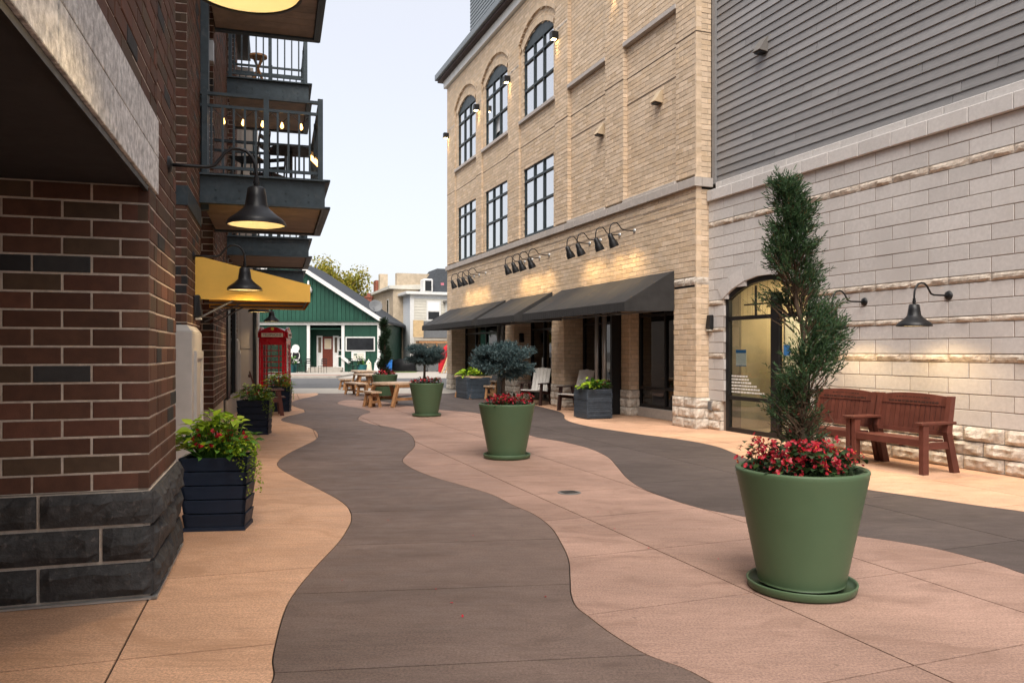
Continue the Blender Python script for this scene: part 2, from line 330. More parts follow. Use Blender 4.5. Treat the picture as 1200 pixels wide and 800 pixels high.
class Masonry:
    """collects bricks of one building in its local frame; the nearest become objects, the rest one joined part"""
    def __init__(s, parent, mortar): s.p = parent; s.items = []; s.mort = MB(); s.mm = mortar
    def field(s, org, ud, nd, a0, a1, z0, z1, L, Hc, m, name='brick', cuts=None, j=.010, d=.09, off=0., jit=.003, mort=True, solo=True, shift=None):
        rows = max(1, round((z1-z0)/Hc)); hh = (z1-z0)/rows; ang = math.atan2(nd[1], nd[0])-math.pi/2
        for r in range(rows):
            zc = z0+(r+.5)*hh; iv = [(a0, a1)]
            for (c0, c1) in (cuts(zc) if cuts else []):
                nv = []
                for (p, q) in iv:
                    if c1 <= p or c0 >= q: nv.append((p, q)); continue
                    if c0 > p: nv.append((p, c0))
                    if c1 < q: nv.append((c1, q))
                iv = nv
            sh = off+(L/2 if r % 2 else 0) if shift is None else off+shift[r % len(shift)]
            for (p, q) in iv:
                if mort:
                    e = -.006
                    P = lambda a, z: (org[0]+ud[0]*a+nd[0]*e, org[1]+ud[1]*a+nd[1]*e, z)
                    s.mort.quad(P(p, zc-hh/2), P(q, zc-hh/2), P(q, zc+hh/2), P(p, zc+hh/2))
                k = math.floor((p-sh)/L); x = sh+k*L
                while x < q-.001:
                    b0, b1 = max(x, p), min(x+L, q); x += L
                    if b1-b0 < .03: continue
                    c = (b0+b1)/2; e = R_.uniform(-jit, jit)
                    g0 = j/2 if b0 > p+1e-6 else 0; g1 = j/2 if b1 < q-1e-6 else 0
                    c = (b0+g0+b1-g1)/2
                    s.items.append((org[0]+ud[0]*c+nd[0]*e, org[1]+ud[1]*c+nd[1]*e, zc, round(b1-b0-g0-g1, 3), hh-j, d, ang, m, name, solo))
    def finish(s, limit=300, inview=True):
        mw = Matrix.Translation(s.p.location) @ Matrix.Rotation(s.p.rotation_euler[2], 4, 'Z')
        def key(it):
            w = mw @ Vector(it[:3]); u = CU+F*w.x/max(w.y, .1); v = HV-F*(w.z-H)/max(w.y, .1)
            nx, ny = -math.sin(it[6]), math.cos(it[6]); nw = mw.to_3x3() @ Vector((nx, ny, 0))
            vis = w.y > .3 and -30 < u < 1230 and -30 < v < 830 and nw.dot(Vector((0, 0, H))-w) > 0 and it[9]
            return (0 if vis else 1, (w-Vector((0, 0, H))).length)
        s.items.sort(key=key); js = {}; cnt = {}
        for it in s.items:
            x, y, z, l, h, d, ang, m, name, solo = it
            cnt[name] = cnt.get(name, 0)+1
            if cnt[name] <= limit and key(it)[0] == 0:
                ob(name, piece_mesh(l, h, d, .004, mat_=m), s.p, (x, y, z), (0, 0, ang))
            else:
                ca, sa = math.cos(ang), math.sin(ang)
                piece_mb(js.setdefault((name, m.name), MB()), l, h, d, .004, lambda v: (x+ca*v[0]-sa*v[1], y+sa*v[0]+ca*v[1], z+v[2]))
        for (name, mn), mb in js.items():
            tag(mb.build(name+'work', bpy.data.materials[mn], s.p), kind='stuff')
        if s.mort.v: s.mort.build('mortar', s.mm, s.p)
def rock_mesh(l, h, d, seed, m, amp=.03, cell=.05):
    nx = max(4, min(16, int(l/cell))); nz = max(3, min(7, int(h/cell)+1)); mb = MB(); v0 = Vector((seed*3.7, seed*1.3, seed*.7))
    for i in range(nz+1):
        for k in range(nx+1):
            x = -l/2+l*k/nx; z = -h/2+h*i/nz; ex = min(k, nx-k)/nx*l; ez = min(i, nz-i)/nz*h
            e = min(1, min(ex/.05, ez/.035)) ; n_ = noise.fractal(Vector((x*6, z*9, 0))+v0, 1, 2, 4)
            y = (e**.6)*(amp*.75+amp*.8*n_)+.004*noise.noise(Vector((x*30, z*30, 1))+v0)
            jx = 0 if k in (0, nx) else R_.uniform(-.2, .2)*l/nx; jz = 0 if i in (0, nz) else R_.uniform(-.2, .2)*h/nz
            if i in (0, nz): jz = -.004*abs(noise.noise(Vector((x*14, i, 3))+v0))*(1 if i else -1)
            mb.v.append((x+jx, y, z+jz))
    W_ = nx+1
    for i in range(nz):
        for k in range(nx): a = i*W_+k; mb.f.append((a+1, a, a+W_, a+W_+1))
    n = len(mb.v); mb.v += [(-l/2, -d, -h/2), (l/2, -d, -h/2), (l/2, -d, h/2), (-l/2, -d, h/2)]
    bot = list(range(W_)); top = [nz*W_+k for k in range(W_)]; lf = [i*W_ for i in range(nz+1)]; rt = [i*W_+nx for i in range(nz+1)]
    mb.f.append(tuple(bot)+(n+1, n)); mb.f.append(tuple(reversed(top))+(n+3, n+2)); mb.f.append(tuple(reversed(lf))+(n, n+3)); mb.f.append(tuple(rt)+(n+2, n+1))
    return mb.mesh('stone', m)
ROCKS = {}
def rock_row(parent, org, ud, nd, a0, a1, z0, z1, L, m, off=0., amp=.03, j=.012, d=.10, name='stone', nvar=4, cuts=()):
    ang = math.atan2(nd[1], nd[0])-math.pi/2; iv = [(a0, a1)]
    for (c0, c1) in cuts: iv = [r for (p, q) in iv for r in ((p, min(q, c0)), (max(p, c1), q)) if r[1]-r[0] > .03]
    for (p, q) in iv:
        x = off+math.floor((p-off)/L)*L
        while x < q-.001:
            b0, b1 = max(x, p), min(x+L, q); x += L
            if b1-b0 < .04: continue
            l = round(b1-b0-j, 3); k = (l, round(z1-z0, 3), m.name, R_.randrange(nvar), amp)
            if k not in ROCKS: ROCKS[k] = rock_mesh(l, z1-z0-j, d, len(ROCKS)+1, m, amp)
            c = (b0+b1)/2
            ob(name, ROCKS[k], parent, (org[0]+ud[0]*c, org[1]+ud[1]*c, (z0+z1)/2), (0, 0, ang))

# ================================================================== GROUND
def crom(pts, n=7):
    out = []; P = [Vector(p) for p in pts]
    for i in range(len(P)-1):
        p0, p1, p2, p3 = P[max(i-1, 0)], P[i], P[i+1], P[min(i+2, len(P)-1)]
        for k in range(n):
            t = k/n; out.append(tuple(.5*((2*p1)+(-p0+p2)*t+(2*p0-5*p1+4*p2-p3)*t*t+(-p0+3*p1-3*p2+p3)*t**3)))
    out.append(tuple(P[-1])); return out
def gp(l): return [G(u, v) for u, v in l]
cA = [(-1.3, -3.), (-1.2, -.5), (-1.14, 1.2), (-1.10, 2.3), (-1.09, 3.0)]+gp([(318, 800), (320, 768), (332, 720), (344, 696), (368, 666), (396, 636), (407, 620), (412, 608), (409, 596), (398, 586), (380, 576), (360, 566), (344, 558), (330, 550), (325, 544), (328, 538), (340, 530), (356, 522), (368, 516), (373, 510), (369, 504), (356, 499), (340, 495.5), (331, 493), (330, 490.5), (337, 487.5), (348, 485), (356, 483), (357.5, 481.5), (355, 479.5), (347, 477), (341, 474), (342, 471), (352, 467.5), (366, 464.5), (373, 462), (371, 460.2)])
cB = [(2.6, -3.), (2.3, -.6), (1.9, 1.0), (1.5, 2.2), (1.2, 2.95)]+gp([(835, 800), (800, 782), (755, 765), (715, 741), (690, 722), (675, 710), (669, 695), (668, 677), (666, 655), (657, 635), (645, 617), (625, 602), (600, 591), (576, 579), (540, 568), (512, 560), (488, 551), (474, 543), (472, 538), (478, 531), (485, 524), (486, 518), (482, 510), (472, 504), (456, 500), (436, 497), (422, 492.5), (419.5, 490), (424, 486), (433, 483), (431, 480.6), (420, 478), (406, 475.5), (396.5, 473), (396, 471), (403, 469), (415, 468.5)])
cC = [(5.3, -3.)]+[(5.0, 2.)]+gp([(1420, 745), (1300, 706), (1200, 672), (1165, 660), (1100, 643), (1050, 634), (1002, 627), (940, 617), (872, 605), (825, 596), (790, 586), (755, 573), (735, 560), (722, 545), (712, 535), (690, 525), (660, 517.5), (625, 511), (600, 501), (580, 491), (562, 484.5), (540, 482), (515, 480), (490, 477), (465, 473), (440, 469.5)])
cD = [(7.0, -3.)]+[(6.8, 3.)]+gp([(1420, 640), (1300, 615), (1200, 599), (1140, 591), (1100, 585), (1015, 573), (940, 560), (900, 548), (870, 535), (840, 523), (800, 515), (750, 508.5), (720, 504), (696, 500.5), (672, 495), (662, 490.5), (661, 486), (655, 482), (640, 478), (626, 474.5), (610, 470.5), (595, 466.5)])
SA, SB, SCc, SD = crom(cA), crom(cB), crom(cC), crom(cD)
FARY = 27.6
polys = {
 'left': ([(-9.5, -3.), *SA, (-7.2, FARY), (-12, FARY), (-12, 10.)], 'peach'),
 'path': (list(reversed(SA))+SB+[(-3.0, FARY), (-6.9, FARY)], 'dark'),
 'mid': (list(reversed(SB))+SCc, 'pink'),
 'rpath': (list(reversed(SCc))+SD+[PR(13.2, -.1), PR(14.5, .2), (-2.3, FARY), (-2.95, FARY)], 'dark_r'),
 'right': (list(reversed(SD))+[(14, -3.), (14, 10.)]+[PR(2, -4), PR(13., -1.2)], 'peach'),
}
def clip(poly, a, b, c):                # keep a*x+b*y >= c
    out = []
    for i in range(len(poly)):
        p, q = poly[i-1], poly[i]; dp = a*p[0]+b*p[1]-c; dq = a*q[0]+b*q[1]-c
        if (dp >= 0) != (dq >= 0):
            t = dp/(dp-dq); out.append((p[0]+(q[0]-p[0])*t, p[1]+(q[1]-p[1])*t))
        if dq >= 0: out.append(q)
    return out
def area(p): return .5*sum(p[i-1][0]*p[i][1]-p[i][0]*p[i-1][1] for i in range(len(p)))
pave = MB().box(-13, 15, -4, FARY, -.2, -.012).build('pavement', M['joint']); tag(pave, 'coloured concrete paving of the lane with winding grey-brown bands', None, kind='structure')
def slab(poly, m, name='paving_slab', top=0., parent=pave):
    if area(poly) < 0: poly = poly[::-1]
    q = [poly[0]]
    for p in poly[1:]:
        if math.hypot(p[0]-q[-1][0], p[1]-q[-1][1]) > .004: q.append(p)
    if len(q) < 3 or abs(area(q)) < .004: return
    mb = MB(); n = len(q); mb.v = [(x, y, top) for x, y in q]+[(x, y, top-.03) for x, y in q]
    for t in tessellate_polygon([[Vector((x, y, 0)) for x, y in q]]):
        a, b, c = t; (x0, y0), (x1, y1), (x2, y2) = q[a], q[b], q[c]
        mb.f.append(t if (x1-x0)*(y2-y0)-(x2-x0)*(y1-y0) > 0 else t[::-1])
    for i in range(n): mb.f.append((i, (i-1) % n, n+(i-1) % n, n+i))
    return mb.build(name, m, parent)
def inset(poly, e):
    n = len(poly); out = []; sg = 1 if area(poly) > 0 else -1
    for i in range(n):
        p, q, r = poly[i-1], poly[i], poly[(i+1) % n]
        dx, dy = r[0]-p[0], r[1]-p[1]; l = math.hypot(dx, dy) or 1
        out.append((q[0]-dy/l*e*sg, q[1]+dx/l*e*sg))
    return out
def lay(key, la, lb, fr, g=.0055):
    """cut a region by two families of joint lines: la along n (second axis), lb along s, in frame fr=(O,d,n)"""
    poly, mm = polys[key]; poly = inset(poly, .004); O, d, n = fr
    for i in range(len(la)-1):
        o1 = n[0]*O[0]+n[1]*O[1]
        p1 = clip(poly, n[0], n[1], la[i]+g+o1); p1 = clip(p1, -n[0], -n[1], -(la[i+1]-g+o1)) if len(p1) > 2 else []
        if len(p1) < 3: continue
        for k in range(len(lb)-1):
            o2 = d[0]*O[0]+d[1]*O[1]
            p2 = clip(p1, d[0], d[1], lb[k]+g+o2); p2 = clip(p2, -d[0], -d[1], -(lb[k+1]-g+o2)) if len(p2) > 2 else []
            if len(p2) >= 3: slab(p2, M[mm])
fr_R = (OR, dR, nR); fr_L = (OL, dL, nL); fr_P = ((0, 0), nrm2(-.12, 1.), nrm2(1., .12))
lay('left', [-9, -1.4, 0, 1.4, 2.8, 6], [-9, -2.4, -1.0, .4]+[.4+1.5*k for k in range(1, 17)]+[40], fr_L)
lay('path', [-15, 15], [-6, 1.6, 2.75, 3.75, 4.95, 6.15, 7.4, 8.6, 10, 11.4, 12.8, 14.2, 15.7, 17.2, 18.7, 20.3, 22, 24, 26, 40], fr_P)
lay('mid', [-3+1.22*k-.0 for k in range(0, 14)], [-22, -11.2, -9.95, -8.75, -7.6]+[-7.6+1.2*k for k in range(1, 22)]+[40], (OR, dR, nR))
lay('rpath', [-6, 2.7, 20], [-22, -10, -8.4, -6.6, -5.0, -3.4, -1.8, -.2, 1.4, 3, 4.6, 6.2, 7.8, 9.4, 11, 13, 40], fr_R)
lay('right', [-9, .85, 9], [-22, -9.2, -7.4, -5.6, -3.8, -2., -.2, 1.6, 3.4, 5.2, 7, 8.8, 10.6, 40], fr_R)
dr = empty('drain_cover', (*G(667, 577), 0), AR, 'small round metal drain cover set in the pink paving', 'drain')
MB().lathe([(.001, .006), (.11, .006), (.125, .004), (.125, -.01)], 24).build('cover', M['grey_vent'], dr)
mb = MB()
for k in range(-3, 4): mb.box(-.075, .075, k*.024-.006, k*.024+.006, .0065, .009)
mb.build('grate', M['black_metal'], dr)
tag(MB().box(-120, 120, FARY, 31.5, -.2, -.004).build('near_sidewalk', M['sidewalk']), 'pale concrete sidewalk at the end of the lane', None, kind='structure')
tag(MB().box(-120, 120, 31.5, 43.6, -.3, -.03).build('road', M['asphalt']), 'grey asphalt cross street', None, kind='structure')
tag(MB().box(-120, -9.8, 43.6, 44.6, -.3, .10).box(-120, -9.8, 44.604, 70, -.3, .096).build('far_sidewalk', M['sidewalk']), 'raised sidewalk in front of the green house', None, kind='structure')
tag(MB().box(-40, -9.9, 44.7, 45.6, .05, .102).build('brick_strip', M['brick_strip']), 'red brick strip along the far kerb', None, kind='structure')
tag(MB().box(-9.8, 60, 43.6, 80, -.3, -.02).build('yard', M['sidewalk']), 'pale concrete back yard beyond the street', None, kind='structure')
tag(MB().quad((-600, -400, -.32), (600, -400, -.32), (600, 900, -.32), (-600, 900, -.32)).build('ground', M['ground']), 'ground', None, kind='structure')

# ================================================================== TAN BUILDING (right, far)
T = empty('tan_brick_building', (*OR, 0), AR, 'tan brick commercial building with arched upper windows and black awnings', 'building')
tm = Masonry(T, M['tan_mortar'])
BH, BL = .1016, .305
LEN = 17.11
OPEN = [(.79, 6.06), (6.88, 9.72), (10.52, 16.49)]; OT = 2.74
WIN = [(6.87, 9.08), (10.48, 12.62), (13.69, 15.83)]; BLD = [(.71, 2.86), (3.74, 5.84)]
BAY = BLD+[(a-.22, b+.26) for a, b in WIN]
ud, nd = (1, 0), (0, 1)
tm.field((0, 0), ud, nd, 0, LEN, .60, 4.66, BL, BH, M['tan_brick'], cuts=lambda z: ([(.0, .79)] if 2.77 < z < 2.93 else [])+(OPEN if z < OT else []), d=.12)
def bay_arch(a, b, z, spring, rise):
    if z <= spring: return (a, b)
    c, w = (a+b)/2, (b-a)/2; r = (w*w+rise*rise)/(2*rise); dz = z-spring+(r-rise)
    if dz >= r: return None
    h = math.sqrt(r*r-dz*dz); return (c-h, c+h)
def baycuts(z):
    out = []
    for a, b in BAY:
        i = bay_arch(a, b, z, 10.75, .5)
        if i: out.append(i)
    return out
tm.field((0, 0), ud, nd, 0, LEN, 4.90, 11.88, BL, BH, M['tan_brick'], cuts=baycuts, d=.12)
for a, b in BLD:
    tm.field((0, -.10), ud, nd, a-.02, b+.02, 4.90, 11.5, BL, BH, M['tan_brick'], d=.05, off=.1)
def wincuts(a, b):
    def f(z):
        o = []
        if 4.90 < z < 6.97: o.append((a, b))
        if z > 8.44:
            i = bay_arch(a, b, z, 10.5, .36)
            if i: o.append(i)
        return o
    return f
for a, b in WIN:
    tm.field((0, -.06), ud, nd, a-.24, b+.28, 4.90, 11.5, BL, BH, M['tan_brick'], cuts=wincuts(a, b), d=.14, off=.1)
# near end face (towards the camera), opening end walls
tm.field((0, 0), (0, 1), (-1, 0), -.34, 0, .60, 4.62, BL, BH, M['tan_brick'], d=.05, off=.04, cuts=lambda z: [(-.4, 0)] if 2.77 < z < 2.93 else [])
tm.field((0, 0), (0, 1), (-1, 0), -.34, 0, 4.84, 12.0, BL, BH, M['tan_brick'], d=.05, off=.04)
for x in (6.06, 9.72, 16.49):
    tm.field((x, 0), (0, 1), (-1, 0), -.62, -.005, .60, OT, BL, BH, M['tan_brick'], d=.05, off=.12)
for a, b, nn in ((3.12, 3.5, -.30),):
    tm.field((a, 0), (0, 1), (-1, 0), -.62, nn, .60, OT, BL, BH, M['tan_brick'], d=.05, off=.1)
    tm.field((0, nn), ud, nd, a, b, .60, OT, BL, BH, M['tan_brick'], d=.05)
tm.finish(300)
# stone bases of the piers
def base3(a0, a1, n, m, z=(0, .2, .4, .6), faces='fs', depth=.34):
    for i in range(3):
        rock_row(T, (0, n+.02), ud, nd, a0-.02, a1+.02, z[i], z[i+1], .42, m, off=a0-.02+(.21 if i % 2 else 0), amp=.028, d=.06)
        rock_row(T, (a0-.02, 0), (0, 1), (-1, 0), n-depth, n+.02, z[i], z[i+1], .42, m, off=n-.4+(.21 if i % 2 else 0), amp=.028, d=.06)
for a, b in ((0, .79), (6.06, 6.88), (9.72, 10.52), (16.49, LEN)): base3(a, b, 0, M['rock_white'], depth=.34 if a == 0 else .62)
base3(3.12, 3.5, -.30, M['rock_white'], depth=.3)
rock_row(T, (0, .0), ud, nd, 0, .79, 2.77, 2.93, .40, M['rock_white'], amp=.03, d=.08); rock_row(T, (0, 0), (0, 1), (-1, 0), -.34, 0.0, 2.77, 2.93, .34, M['rock_white'], off=-.34, amp=.02, d=.05)
# belt course of cut stone, near end return, ledges
x = -.06
while x < LEN:
    l = min(.6, LEN+.04-x); piece = piece_mesh(round(l-.008, 3), .17, .16, .006, mat_=M['cast_stone']); ob('belt_stone', piece, T, (x+l/2, .07, 4.745)); x += .6
MB().box(-.058, .0, -.34, -.095, 4.66, 4.83).build('belt_return', M['cast_stone'], T)
for a, b in BLD:
    x = a
    while x < b-.01:
        l = min(.55, b-x); ob('ledge_stone', piece_mesh(round(l-.008, 3), .07, .14, .006, mat_=M['cast_stone']), T, (x+l/2, .03, 4.868)); x += .55
    MB().box(a, b, -.16, .02, 8.36, 8.46).build('sill', M['cast_stone'], T, bevel=.006)
for a, b in WIN:
    MB().box(a-.2, b+.22, -.2, .03, 8.34, 8.44).build('sill', M['cast_stone'], T, bevel=.006)
# shelf-angle shadow lines and a soldier band
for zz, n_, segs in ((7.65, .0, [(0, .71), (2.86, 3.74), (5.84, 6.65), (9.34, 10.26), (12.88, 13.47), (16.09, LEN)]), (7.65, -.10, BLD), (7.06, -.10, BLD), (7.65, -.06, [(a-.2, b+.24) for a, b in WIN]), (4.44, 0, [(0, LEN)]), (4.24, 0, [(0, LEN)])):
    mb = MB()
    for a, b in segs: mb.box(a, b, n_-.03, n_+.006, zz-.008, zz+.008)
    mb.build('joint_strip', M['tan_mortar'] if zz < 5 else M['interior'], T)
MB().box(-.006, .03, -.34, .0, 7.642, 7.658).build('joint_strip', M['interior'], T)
for a, b in ((5.84, 6.65), (9.34, 10.26), (12.88, 13.47), (16.09, 16.9)):
    rock_row(T, (0, .0), ud, nd, a, b, 10.12, 10.22, .5, M['rock'], amp=.02, d=.05)
# cornice
MB().box(-.08, LEN+.12, -.5, .12, 11.90, 12.18).build('cornice_frieze', M['white'], T, bevel=.01)
MB().box(-.22, LEN+.34, -.5, .30, 12.18, 12.27).build('cornice_soffit', M['chair_dark'], T)
MB().box(-.30, LEN+.42, -.6, .40, 12.272, 12.5).build('cornice_cap', M['siding_blue'], T, bevel=.02)
# set-back top storey in grey boards
mb = MB()
for k in range(30):
    z = 12.4+k*.15; mb.hexa([(1.2, -1.5, z), (17.9, -1.5, z), (17.9, -1.2, z), (1.2, -1.2, z)], [(1.2, -1.5, z+.15), (17.9, -1.5, z+.15), (17.9, -1.225, z+.15), (1.2, -1.225, z+.15)])
mb.build('top_storey_boards', M['siding_blue'], T)
for a in (3., 6.5, 10., 13.4):
    MB().box(a, a+1.3, -1.22, -1.16, 13.6, 15.6).build('window_frame', M['white'], T)
    MB().box(a+.08, a+1.22, -1.2, -1.15, 13.68, 15.52).build('pane', M['mullion'], T)
# the mass of the building behind
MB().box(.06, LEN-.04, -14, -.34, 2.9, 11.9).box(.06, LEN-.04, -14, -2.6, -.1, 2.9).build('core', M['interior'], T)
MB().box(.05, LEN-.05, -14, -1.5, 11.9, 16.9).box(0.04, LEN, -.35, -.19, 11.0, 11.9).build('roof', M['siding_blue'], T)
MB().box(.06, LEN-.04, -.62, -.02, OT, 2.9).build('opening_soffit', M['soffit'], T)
mb = MB()
for a, b in ((.06, .74), (6.11, 6.82), (9.77, 10.46), (16.54, LEN-.06)): mb.box(a, b, -.62, -.04, 0, OT)
mb.box(3.16, 3.46, -.62, -.36, 0, OT); mb.build('pier_core', M['tan_mortar'], T)
MB().box(LEN-.04, LEN, -14, -.0, 0, 11.9).build('end_wall', M['far_brick'], T)
# upper windows
def window(par, a, b, z0, z1, n, cols, rows, arch=0, fm=M['mullion'], open_pane=False):
    fw = .06
    mb = MB().box(a, a+fw, n-.05, n+.04, z0, z1).box(b-fw, b, n-.05, n+.04, z0, z1).box(a+fw, b-fw, n-.05, n+.04, z0, z0+fw)
    if not arch: mb.box(a+fw, b-fw, n-.05, n+.04, z1-fw, z1)
    else:
        c, w = (a+b)/2, (b-a)/2; r = (w*w+arch*arch)/(2*arch); K = 14; top = []
        for k in range(K+1):
            x = a+(b-a)*k/K; top.append((x, z1-(r-arch)+math.sqrt(max(0, r*r-(x-c)**2))))
        for k in range(K):
            (x0, y0), (x1, y1) = top[k], top[k+1]
            mb.hexa([(x0, n-.05, z1-.04), (x1, n-.05, z1-.04), (x1, n+.05, z1-.04), (x0, n+.05, z1-.04)], [(x0, n-.05, y0+.01), (x1, n-.05, y1+.01), (x1, n+.05, y1+.01), (x0, n+.05, y0+.01)])
    fr = mb.build('window_frame', fm, par)
    hz = [z0+fw]+[z0+(z1-z0)*r for r in rows]+[z1-fw]
    vx = [a+fw+(b-a-2*fw)*k/cols for k in range(cols+1)]
    for zz in hz[1:-1]: MB().box(a+fw, b-fw, n-.03, n+.055, zz-.03, zz+.03).build('muntin', fm, fr)
    for xx in vx[1:-1]: MB().box(xx-.025, xx+.025, n-.03, n+.05, z0+fw, z1-fw if not arch else z1-.03).build('muntin', fm, fr)
    for i in range(len(hz)-1):
        for k in range(cols):
            q = ob('pane', MB().box(vx[k], vx[k+1], -.006, .006, 0, hz[i+1]-hz[i]).mesh('pane', M['glass_sky']), fr, (0, n, hz[i]))
            if open_pane and i == 0 and k == 1: q.location = (0, n+.02, hz[i]); q.rotation_euler = (rad(22), 0, 0)
    MB().box(a, b, n-.14, n-.10, z0, z1+arch*.8).build('blind', M['blind'], fr)
for i, (a, b) in enumerate(WIN):
    window(T, a, b, 4.90, 6.97, -.13, 3, (.44, .80))
    window(T, a, b, 8.44, 10.5, -.13, 3, (.40, .80), arch=.36, open_pane=(i == 1))
# arch hoods: two raised brick rings above each arched window
for a, b in WIN:
    for g, w in ((.0, .15), (.22, .05)):
        c, hw = (a+b)/2, (b-a)/2+g; rise = .36+g*.6; r = (hw*hw+rise*rise)/(2*rise); mb = MB(); K = 20; z0 = 10.5
        th = math.asin(hw/r)
        for k in range(K):
            t0, t1 = -th+2*th*k/K, -th+2*th*(k+.94)/K; zc = z0+rise-r
            P = lambda t, rr, y: (c+rr*math.sin(t), y, zc+rr*math.cos(t))
            mb.hexa([P(t0, r, -.1), P(t1, r, -.1), P(t1, r, -.028), P(t0, r, -.028)], [P(t0, r+w, -.1), P(t1, r+w, -.1), P(t1, r+w, -.028), P(t0, r+w, -.028)])
        mb.build('arch_ring', M['tan_brick'], T)
for a, b in BAY[2:]:
    c, hw = (a+b)/2, (b-a)/2; rise = .5; r = (hw*hw+rise*rise)/(2*rise); th = math.asin(hw/r); mb = MB(); K = 26
    for k in range(K):
        t0, t1 = -th+2*th*k/K, -th+2*th*(k+.95)/K; P = lambda t, rr, y: (c+rr*math.sin(t), y, 10.75+rise-r+rr*math.cos(t))
        mb.hexa([P(t0, r, -.08), P(t1, r, -.08), P(t1, r, .012), P(t0, r, .012)], [P(t0, r+.13, -.08), P(t1, r+.13, -.08), P(t1, r+.13, .012), P(t0, r+.13, .012)])
    mb.build('arch_ring', M['tan_brick'], T)
# storefronts at n = -0.6
def store(par, a, b, z0, z1, n, vx, hz, glassm, name='storefront'):
    fw = .05; mb = MB()
    for xx in [a+fw/2]+list(vx)+[b-fw/2]: mb.box(xx-fw/2, xx+fw/2, n-.05, n+.05, z0, z1)
    fr = mb.build('storefront_frame', M['black_metal'], par)
    xs = [a+fw/2]+list(vx)+[b-fw/2]; zs = [z0+.03]+list(hz)+[z1-.03]
    for zz in zs:
        for i in range(len(xs)-1): MB().box(xs[i]+fw/2, xs[i+1]-fw/2, n-.045, n+.045, zz-.03, zz+.03).build('rail', M['black_metal'], fr)
    for i in range(len(xs)-1):
        for k in range(len(zs)-1): MB().box(xs[i]+fw/2, xs[i+1]-fw/2, n-.006, n+.006, zs[k]+.03, zs[k+1]-.03).build('pane', glassm, fr)
    return fr
store(T, .80, 3.12, .22, OT, -.60, (1.1, 2.0), (.66, 2.3), M['glass_dark'])
MB().box(.80, 3.1, -.66, -.50, 0, .215).build('sill_block', M['cast_stone'], T, bevel=.01)
store(T, 3.5, 6.06, .02, OT, -.60, (4.35, 5.2), (2.2,), M['glass_dark'])
store(T, 6.88, 9.72, .02, OT, -.60, (7.6, 8.7), (2.15,), M['glass_dark'])
MB().box(8.55, 8.62, -.50, -.46, .9, 1.3).build('door_handle', M['alu'], T)
store(T, 10.52, 16.49, .02, OT, -.60, (11.6, 12.8, 14., 15.2), (2.15,), M['glass_dark'])
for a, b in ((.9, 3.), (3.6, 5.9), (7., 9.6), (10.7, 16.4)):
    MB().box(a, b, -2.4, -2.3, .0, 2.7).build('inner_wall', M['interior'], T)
MB().box(4.4, 5.15, -.75, -.70, .1, 2.2).box(7.7, 8.5, -.80, -.75, .1, 2.1).box(11.8, 12.7, -.8, -.75, .1, 2.1).box(14.1, 15.1, -.8, -.75, .1, 2.1).build('blind', M['screen_brown'], T)
for x in (3.86, 4.25, 10.9, 11.25):
    MB().tube([(x, -.05, 0), (x, -.05, OT+.1)], .055, 12).build('awning_post', M['alu'], T, smooth=True)
MB().box(3.52, 3.60, -.60, -.06, .01, OT).box(10.54, 10.62, -.6, -.06, .01, OT).build('return_panel', M['black_metal'], T)

# awnings: fabric on a frame, each a thing of its own
def awning(s0, s1, label):
    A = empty('awning', (*PR((s0+s1)/2, 0), 0), AR, label, 'awning', 'black awnings on the tan building'); w = (s1-s0)/2; pr = 1.15; zt, zf, zb = 3.11, 2.46, 2.28; zs = 2.30
    k = max(3, int((s1-s0)/.9)); mb = MB(); seg = k*6
    for i in range(seg):
        x0, x1 = -w+2*w*i/seg, -w+2*w*(i+1)/seg
        sg = lambda x: -.016*abs(math.sin((x+w)/(2*w)*k*math.pi))**.7
        for t in range(4):
            t0, t1 = t/4, (t+1)/4
            P = lambda x, t: (x, .02+(pr-.02)*t, zt+(zf-zt)*t+sg(x)*math.sin(math.pi*t)*1.6+sg(x)*.4)
            mb.quad(P(x0, t0), P(x1, t0), P(x1, t1), P(x0, t1))
    mb.build('canopy', M['awning_black'], A, smooth=True)
    mb = MB(); n = int(2*w/.06)
    for i in range(n):
        x0, x1 = -w+2*w*i/n, -w+2*w*(i+1)/n; y = lambda j: pr+(.008 if j % 2 else 0)
        mb.quad((x0, y(i), zb), (x1, y(i+1), zb), (x1, pr, zf), (x0, pr, zf))
    mb.build('valance', M['awning_black'], A)
    for sx in (-1, 1): MB().quad((sx*w, .02, zs), (sx*w, pr, zs-.02), (sx*w, pr, zf), (sx*w, .02, zt)).build('side_panel', M['awning_black'], A)
    mb = MB()
    for y, z in ((.05, zs+.03), (pr-.04, zs+.03), (pr-.05, zf-.03)): mb.tube([(-w+.02, y, z), (w-.02, y, z)], .016, 6)
    for i in range(k+1):
        x = -w+.02+(2*w-.04)*i/k; mb.tube([(x, .05, zs+.03), (x, pr-.04, zs+.03)], .014, 6).tube([(x, .05, zt-.05), (x, pr-.05, zf-.03)], .014, 6)
        mb.tube([(x, .35, zs+.03), (x, .35, zt-.2)], .012, 6)
    mb.build('frame', M['bin_grey'], A)
    return A
awning(.74, 6.15, 'long black awning nearest the camera, over the two chairs'); awning(6.78, 9.95, 'middle and shortest of the three black awnings'); awning(10.42, 16.6, 'black awning at the far end of the tan building')

